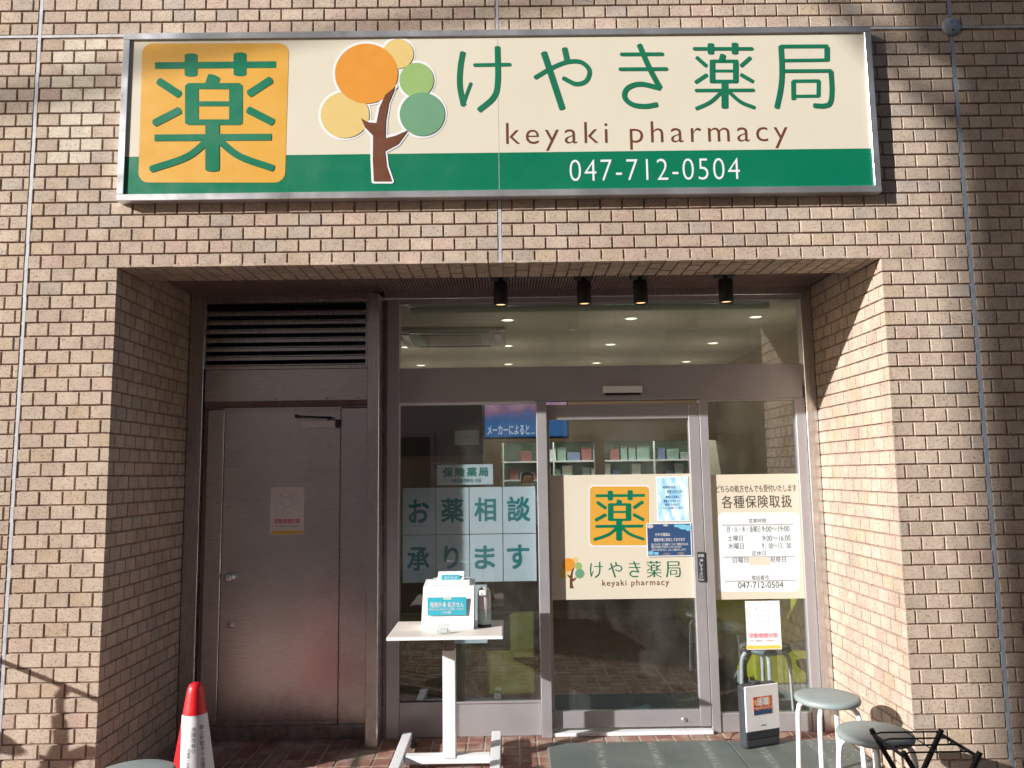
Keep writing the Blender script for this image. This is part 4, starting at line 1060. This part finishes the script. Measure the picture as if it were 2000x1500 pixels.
for zi, z in enumerate((1.50, 1.74)):
    x = .05
    while x < 2.4:
        w_ = random.uniform(.07, .17); h_ = random.uniform(.08, .19); ci = random.randrange(5)
        if random.random() < .75:
            o = MB().box(x, x+w_, 6.28, 6.40, z+.021, z+.021+h_, .002).build('medicine_carton', bc[ci])
            cc_ = dshade[ci], zi; KIDS[cc_] = KIDS.get(cc_, 0)+1
            tag(o, '%s %s medicine carton from the left on the %s dispensary shelf' % (['first', 'second', 'third', 'fourth', 'fifth', 'sixth', 'seventh', 'eighth'][KIDS[cc_]-1], dshade[ci], ['lower', 'upper'][zi]), 'carton', 'cartons on the dispensary shelves')
            k += 1
        x += w_+.02
for x in (.6, 1.8):
    lt = thing('ceiling_light_bar', 'bright tube light on the dispensary ceiling, %s' % ('left one' if x < 1 else 'right one'), 'ceiling light', (x, 6.05, CZ))
    MB().box(x-.5, x+.5, 6.0, 6.1, CZ-.05, CZ-.001, .004).build('casing', M['whitepl'], lt)
    MB().box(x-.48, x+.48, 6.02, 6.08, CZ-.056, CZ-.0505).build('tube', M['lamp'], lt)
    L_ = bpy.data.lights.new('tube_lamp', 'AREA'); L_.shape = 'RECTANGLE'; L_.size = .95; L_.size_y = .06; L_.energy = 18; L_.color = (.95, 1, .93)
    lo_ = bpy.data.objects.new('lamp', L_); COL.objects.link(lo_); lo_.parent = lt; lo_.location = (0, 0, -.06)
# counter clutter
for nm, lb_, cat, bx_, mt_ in (('monitor', 'small grey monitor standing on the reception counter', 'monitor', (1.55, 1.95, 4.9, 4.94, 1.10, 1.38), 'dark'),
                       ('file_tray', 'white file tray with red folders on the counter', 'tray', (.50, .80, 4.9, 5.1, 1.042, 1.30), 'whitepl'),
                       ('printer', 'boxy white printer on the reception counter', 'printer', (.95, 1.25, 4.85, 5.15, 1.042, 1.26), 'iwallw')):
    t = thing(nm, lb_, cat, ((bx_[0]+bx_[1])/2, bx_[2], 1.041))
    MB().box(*bx_[:4], bx_[4], bx_[5], .01).build('body', M[mt_], t)
    if nm == 'monitor': MB().box(1.70, 1.80, 4.88, 4.98, 1.042, 1.10).build('stand', M['dark'], t)
    if nm == 'file_tray': MB().box(.52, .78, 4.895, 4.899, 1.08, 1.27).build('folder', bc[3], t)
    if nm == 'printer': MB().box(.98, 1.22, 4.83, 4.849, 1.09, 1.12).build('paper_slot', M['dark'], t)

# pharmacist standing behind the counter (only the head shows over the sheets)
def person(loc, rz):
    t = thing('person', 'dark haired person in a white coat and face mask behind the counter', 'person', loc, rz)
    J_ = dict(pel=(0, 0, .92), ch=(0, .0, 1.28), nk=(0, -.0, 1.42), hl=(-.09, 0, .90), kl=(-.10, -.01, .50), al=(-.10, .02, .09), tl=(-.10, -.14, .04), hr=(.09, 0, .90), kr=(.10, -.01, .50), ar=(.10, .02, .09), tr=(.10, -.14, .04),
              sl=(-.17, 0, 1.36), el=(-.22, -.04, 1.10), wl=(-.16, -.24, 1.02), sr=(.17, 0, 1.36), er=(.22, -.04, 1.10), wr=(.16, -.24, 1.02), hd=(0, -.01, 1.50))
    rad = dict(pel=.14, ch=.15, nk=.055, hl=.09, kl=.06, al=.045, tl=.04, hr=.09, kr=.06, ar=.045, tr=.04, sl=.065, el=.045, wl=.03, sr=.065, er=.045, wr=.03, hd=.06)
    E_ = [('pel', 'ch'), ('ch', 'nk'), ('nk', 'hd'), ('pel', 'hl'), ('hl', 'kl'), ('kl', 'al'), ('al', 'tl'), ('pel', 'hr'), ('hr', 'kr'), ('kr', 'ar'), ('ar', 'tr'), ('ch', 'sl'), ('sl', 'el'), ('el', 'wl'), ('ch', 'sr'), ('sr', 'er'), ('er', 'wr')]
    ks = list(J_); me = bpy.data.meshes.new('body'); me.from_pydata([J_[k_] for k_ in ks], [(ks.index(a), ks.index(b)) for a, b in E_], [])
    o = bpy.data.objects.new('body', me); COL.objects.link(o); o.parent = t; me.materials.append(M['coat'])
    md = o.modifiers.new('skin', 'SKIN'); sv = me.skin_vertices[0].data
    for i, k_ in enumerate(ks): sv[i].radius = (rad[k_], rad[k_]*.8); sv[i].use_root = (k_ == 'pel')
    o.modifiers.new('sub', 'SUBSURF').levels = 1
    MB().lathe([(.001, 1.49), (.045, 1.50), (.068, 1.54), (.077, 1.59), (.079, 1.64), (.070, 1.69), (.045, 1.72), (.001, 1.73)], n=24).build('head', M['skin'], t, True)
    MB().lathe([(.081, 1.60), (.086, 1.64), (.078, 1.70), (.05, 1.735), (.001, 1.745)], (0, .012, 0), n=24).build('hair', M['hair'], t, True)
    MB().lathe([(.062, 1.53), (.080, 1.565), (.081, 1.595)], (0, -.004, 0), n=24).build('mask', M['whitepl'], t, True)
    MB().box(-.035, -.018, -.080, -.074, 1.615, 1.622, .001).box(.018, .035, -.080, -.074, 1.615, 1.622, .001).build('eye', M['black'], t, True)
    for s_ in (-1, 1):
        hb = MB(); hb.box(s_*.16-.035, s_*.16+.035, -.31, -.24, 1.005, 1.03, .01)
        for f_ in range(4): hb.tube([(s_*.16-.027+.018*f_, -.305, 1.017), (s_*.16-.027+.018*f_, -.345+.004*abs(f_-1.5), 1.012), (s_*.16-.027+.018*f_, -.37+.006*abs(f_-1.5), 1.000)], .007, 8)
        hb.tube([(s_*.13, -.27, 1.017), (s_*.115, -.30, 1.012), (s_*.11, -.325, 1.005)], .008, 8)
        hb.build('hand', M['skin'], t, True)
    return t
pe = person((hit(1030, 935, 5.42)[0], 5.42, 0), 0); pe.scale = (.93, .93, .93)

# ============================================================ street side (throws the shade, is mirrored in the glass)
ob = thing('opposite_building', 'tall grey tiled building across the road with rows of windows', 'building', (0, -9.2, 0))
OX = 2.43-1.766*9.0
mo = plain('grey_tile_render', (.52, .50, .47), .8, var=.1, scale=1)
MB().box(OX, 16, -17, -9.0, -.159, 12.6).build('wall', mo, ob)
MB().box(OX-.05, 16.05, -17.05, -8.93, 12.601, 12.9, .02).build('parapet', M['kerb'], ob)
for fz in range(4):
    for fx in range(9):
        x0 = OX+1.0+fx*3.1; z0 = .9+fz*3.0
        if x0 > 14: continue
        f_ = MB().box(x0, x0+1.8, -8.998, -8.95, z0, z0+1.5, .01).build('window', M['anod'], ob)
        MB().box(x0+.08, x0+1.72, -8.949, -8.945, z0+.08, z0+1.42).build('pane', plain('dark_pane', (.03, .035, .04), .1) if (fx, fz) == (0, 0) else bpy.data.materials['dark_pane'], f_)
sb = thing('corner_shade_caster', 'unseen box added high on the opposite building corner to shade the wall', 'shade caster', (OX-.2, -9, 10.7))  # no real sign: unseen box added to darken the facade's upper right
MB().box(OX-.27, OX-.001, -9.6, -9.0, 10.95, 12.4, .02).build('shade_box', M['kerb'], sb)
# overhead cables that draw soft lines of shade on the wall
def cable(p0, p1, L, r, label):
    def pt(p): return (p[0]-1.766*L, -L, p[1]+.785*L)
    a, b = Vector(pt(p0)), Vector(pt(p1)); d = (b-a)
    P = [a+d*t_ for t_ in ((-4, -3, -2, -1, 0, 1, 2, 3) if abs(d.z) < abs(d.x)*.5 else (-2, 0, 2, 8))]
    tag(MB().tube(P, r, 8).build('overhead_cable', M['black']), label, 'cable', 'overhead cables above the road')
cable((-2.69, 3.64), (-1.2, 3.92), 8.2, .036, 'thick overhead cable over the road, almost level')

cable((2.08, 3.92), (2.42, 3.48), 8.6, .05, 'steep overhead guy cable beside the opposite building corner')
# bicycle parked left of the entrance: its bars cast the shadow at the foot of the left pillar
bc_ = thing('bicycle', 'black city bicycle parked on the pavement left of the entrance', 'bicycle', (-3.5, -.62, 0), R(12))
def wheel(x, nm):
    w_ = MB().tube([(x+.33*math.cos(a), 0, .345+.33*math.sin(a)) for a in [2*math.pi*i/48 for i in range(48)]], .016, 10, closed=True).build('wheel', M['black'], bc_, True)
    MB().tube([(x+.305*math.cos(a), 0, .345+.305*math.sin(a)) for a in [2*math.pi*i/48 for i in range(48)]], .009, 8, closed=True).build('rim', M['alu'], w_, True)
    mb = MB()
    for i in range(14):
        a = 2*math.pi*i/14; mb.tube([(x, 0, .345), (x+.30*math.cos(a), 0, .345+.30*math.sin(a))], .0015, 5)
    mb.tube([(x, -.05, .345), (x, .05, .345)], .018, 10); mb.build('spokes', M['alu'], w_, True)
wheel(-.52, 'r'); wheel(.53, 'f')
fr = MB()
for a, b, r_ in (((-.12, 0, .30), (-.22, 0, .78), .015), ((-.12, 0, .30), (.33, 0, .72), .018), ((-.52, .0, .345), (-.12, 0, .30), .010), ((-.52, 0, .345), (-.20, 0, .72), .009), ((.36, 0, .64), (.33, 0, .86), .02), ((.36, .05, .64), (.53, .05, .345), .011), ((.36, -.05, .64), (.53, -.05, .345), .011)):
    fr.tube([a, b], r_, 10)
fr.build('frame', M['dark'], bc_, True)
MB().tube([(.335, 0, .84), (.32, 0, .97), (.38, 0, 1.0)], .012, 10).tube([(.22, -.28, 1.02), (.32, -.24, 1.02), (.38, -.12, 1.0), (.38, .12, 1.0), (.32, .24, 1.02), (.22, .28, 1.02)], .0125, 10).build('handlebar', M['alu'], bc_, True)
MB().tube([(-.22, 0, .78), (-.235, 0, .86)], .013, 10).lathe([(.001, .85), (.09, .855), (.10, .87), (.07, .90), (.001, .905)], (-.26, 0, 0), 20).build('saddle', M['black'], bc_, True)
MB().tube([(-.12, -.06, .30), (-.12, .06, .30)], .05, 16).tube([(-.12, .07, .30), (-.02, .07, .17)], .008, 8).tube([(-.12, -.07, .30), (-.22, -.07, .43)], .008, 8).box(-.05, .02, .07, .16, .16, .18).box(-.26, -.19, -.16, -.07, .42, .44).build('crankset', M['dark'], bc_, True)

# grit and crumbled mortar on the pavers
random.seed(5); gm = MB()
for i in range(170):
    if i < 90: x, y = XR-abs(random.gauss(0, .10))-.02, random.uniform(.35, .95)
    else: x, y = random.uniform(-1.9, 1.9), random.uniform(.30, .94)
    r_ = random.uniform(.0015, .0045); z = .013 if (x > .235 and .17 < y < .80) else .0015
    a = random.uniform(0, 6); v = [(x+r_*math.cos(a+k*1.57)*random.uniform(.6, 1.3), y+r_*math.sin(a+k*1.57), z-.001) for k in range(4)] + [(x, y, z+r_*.8)]
    gm.add(v, [(0, 1, 4), (1, 2, 4), (2, 3, 4), (3, 0, 4), (3, 2, 1, 0)])
tag(gm.build('grit', M['kerb']), 'pale grit and crumbs scattered over the entrance pavers', 'grit', None, 'stuff')
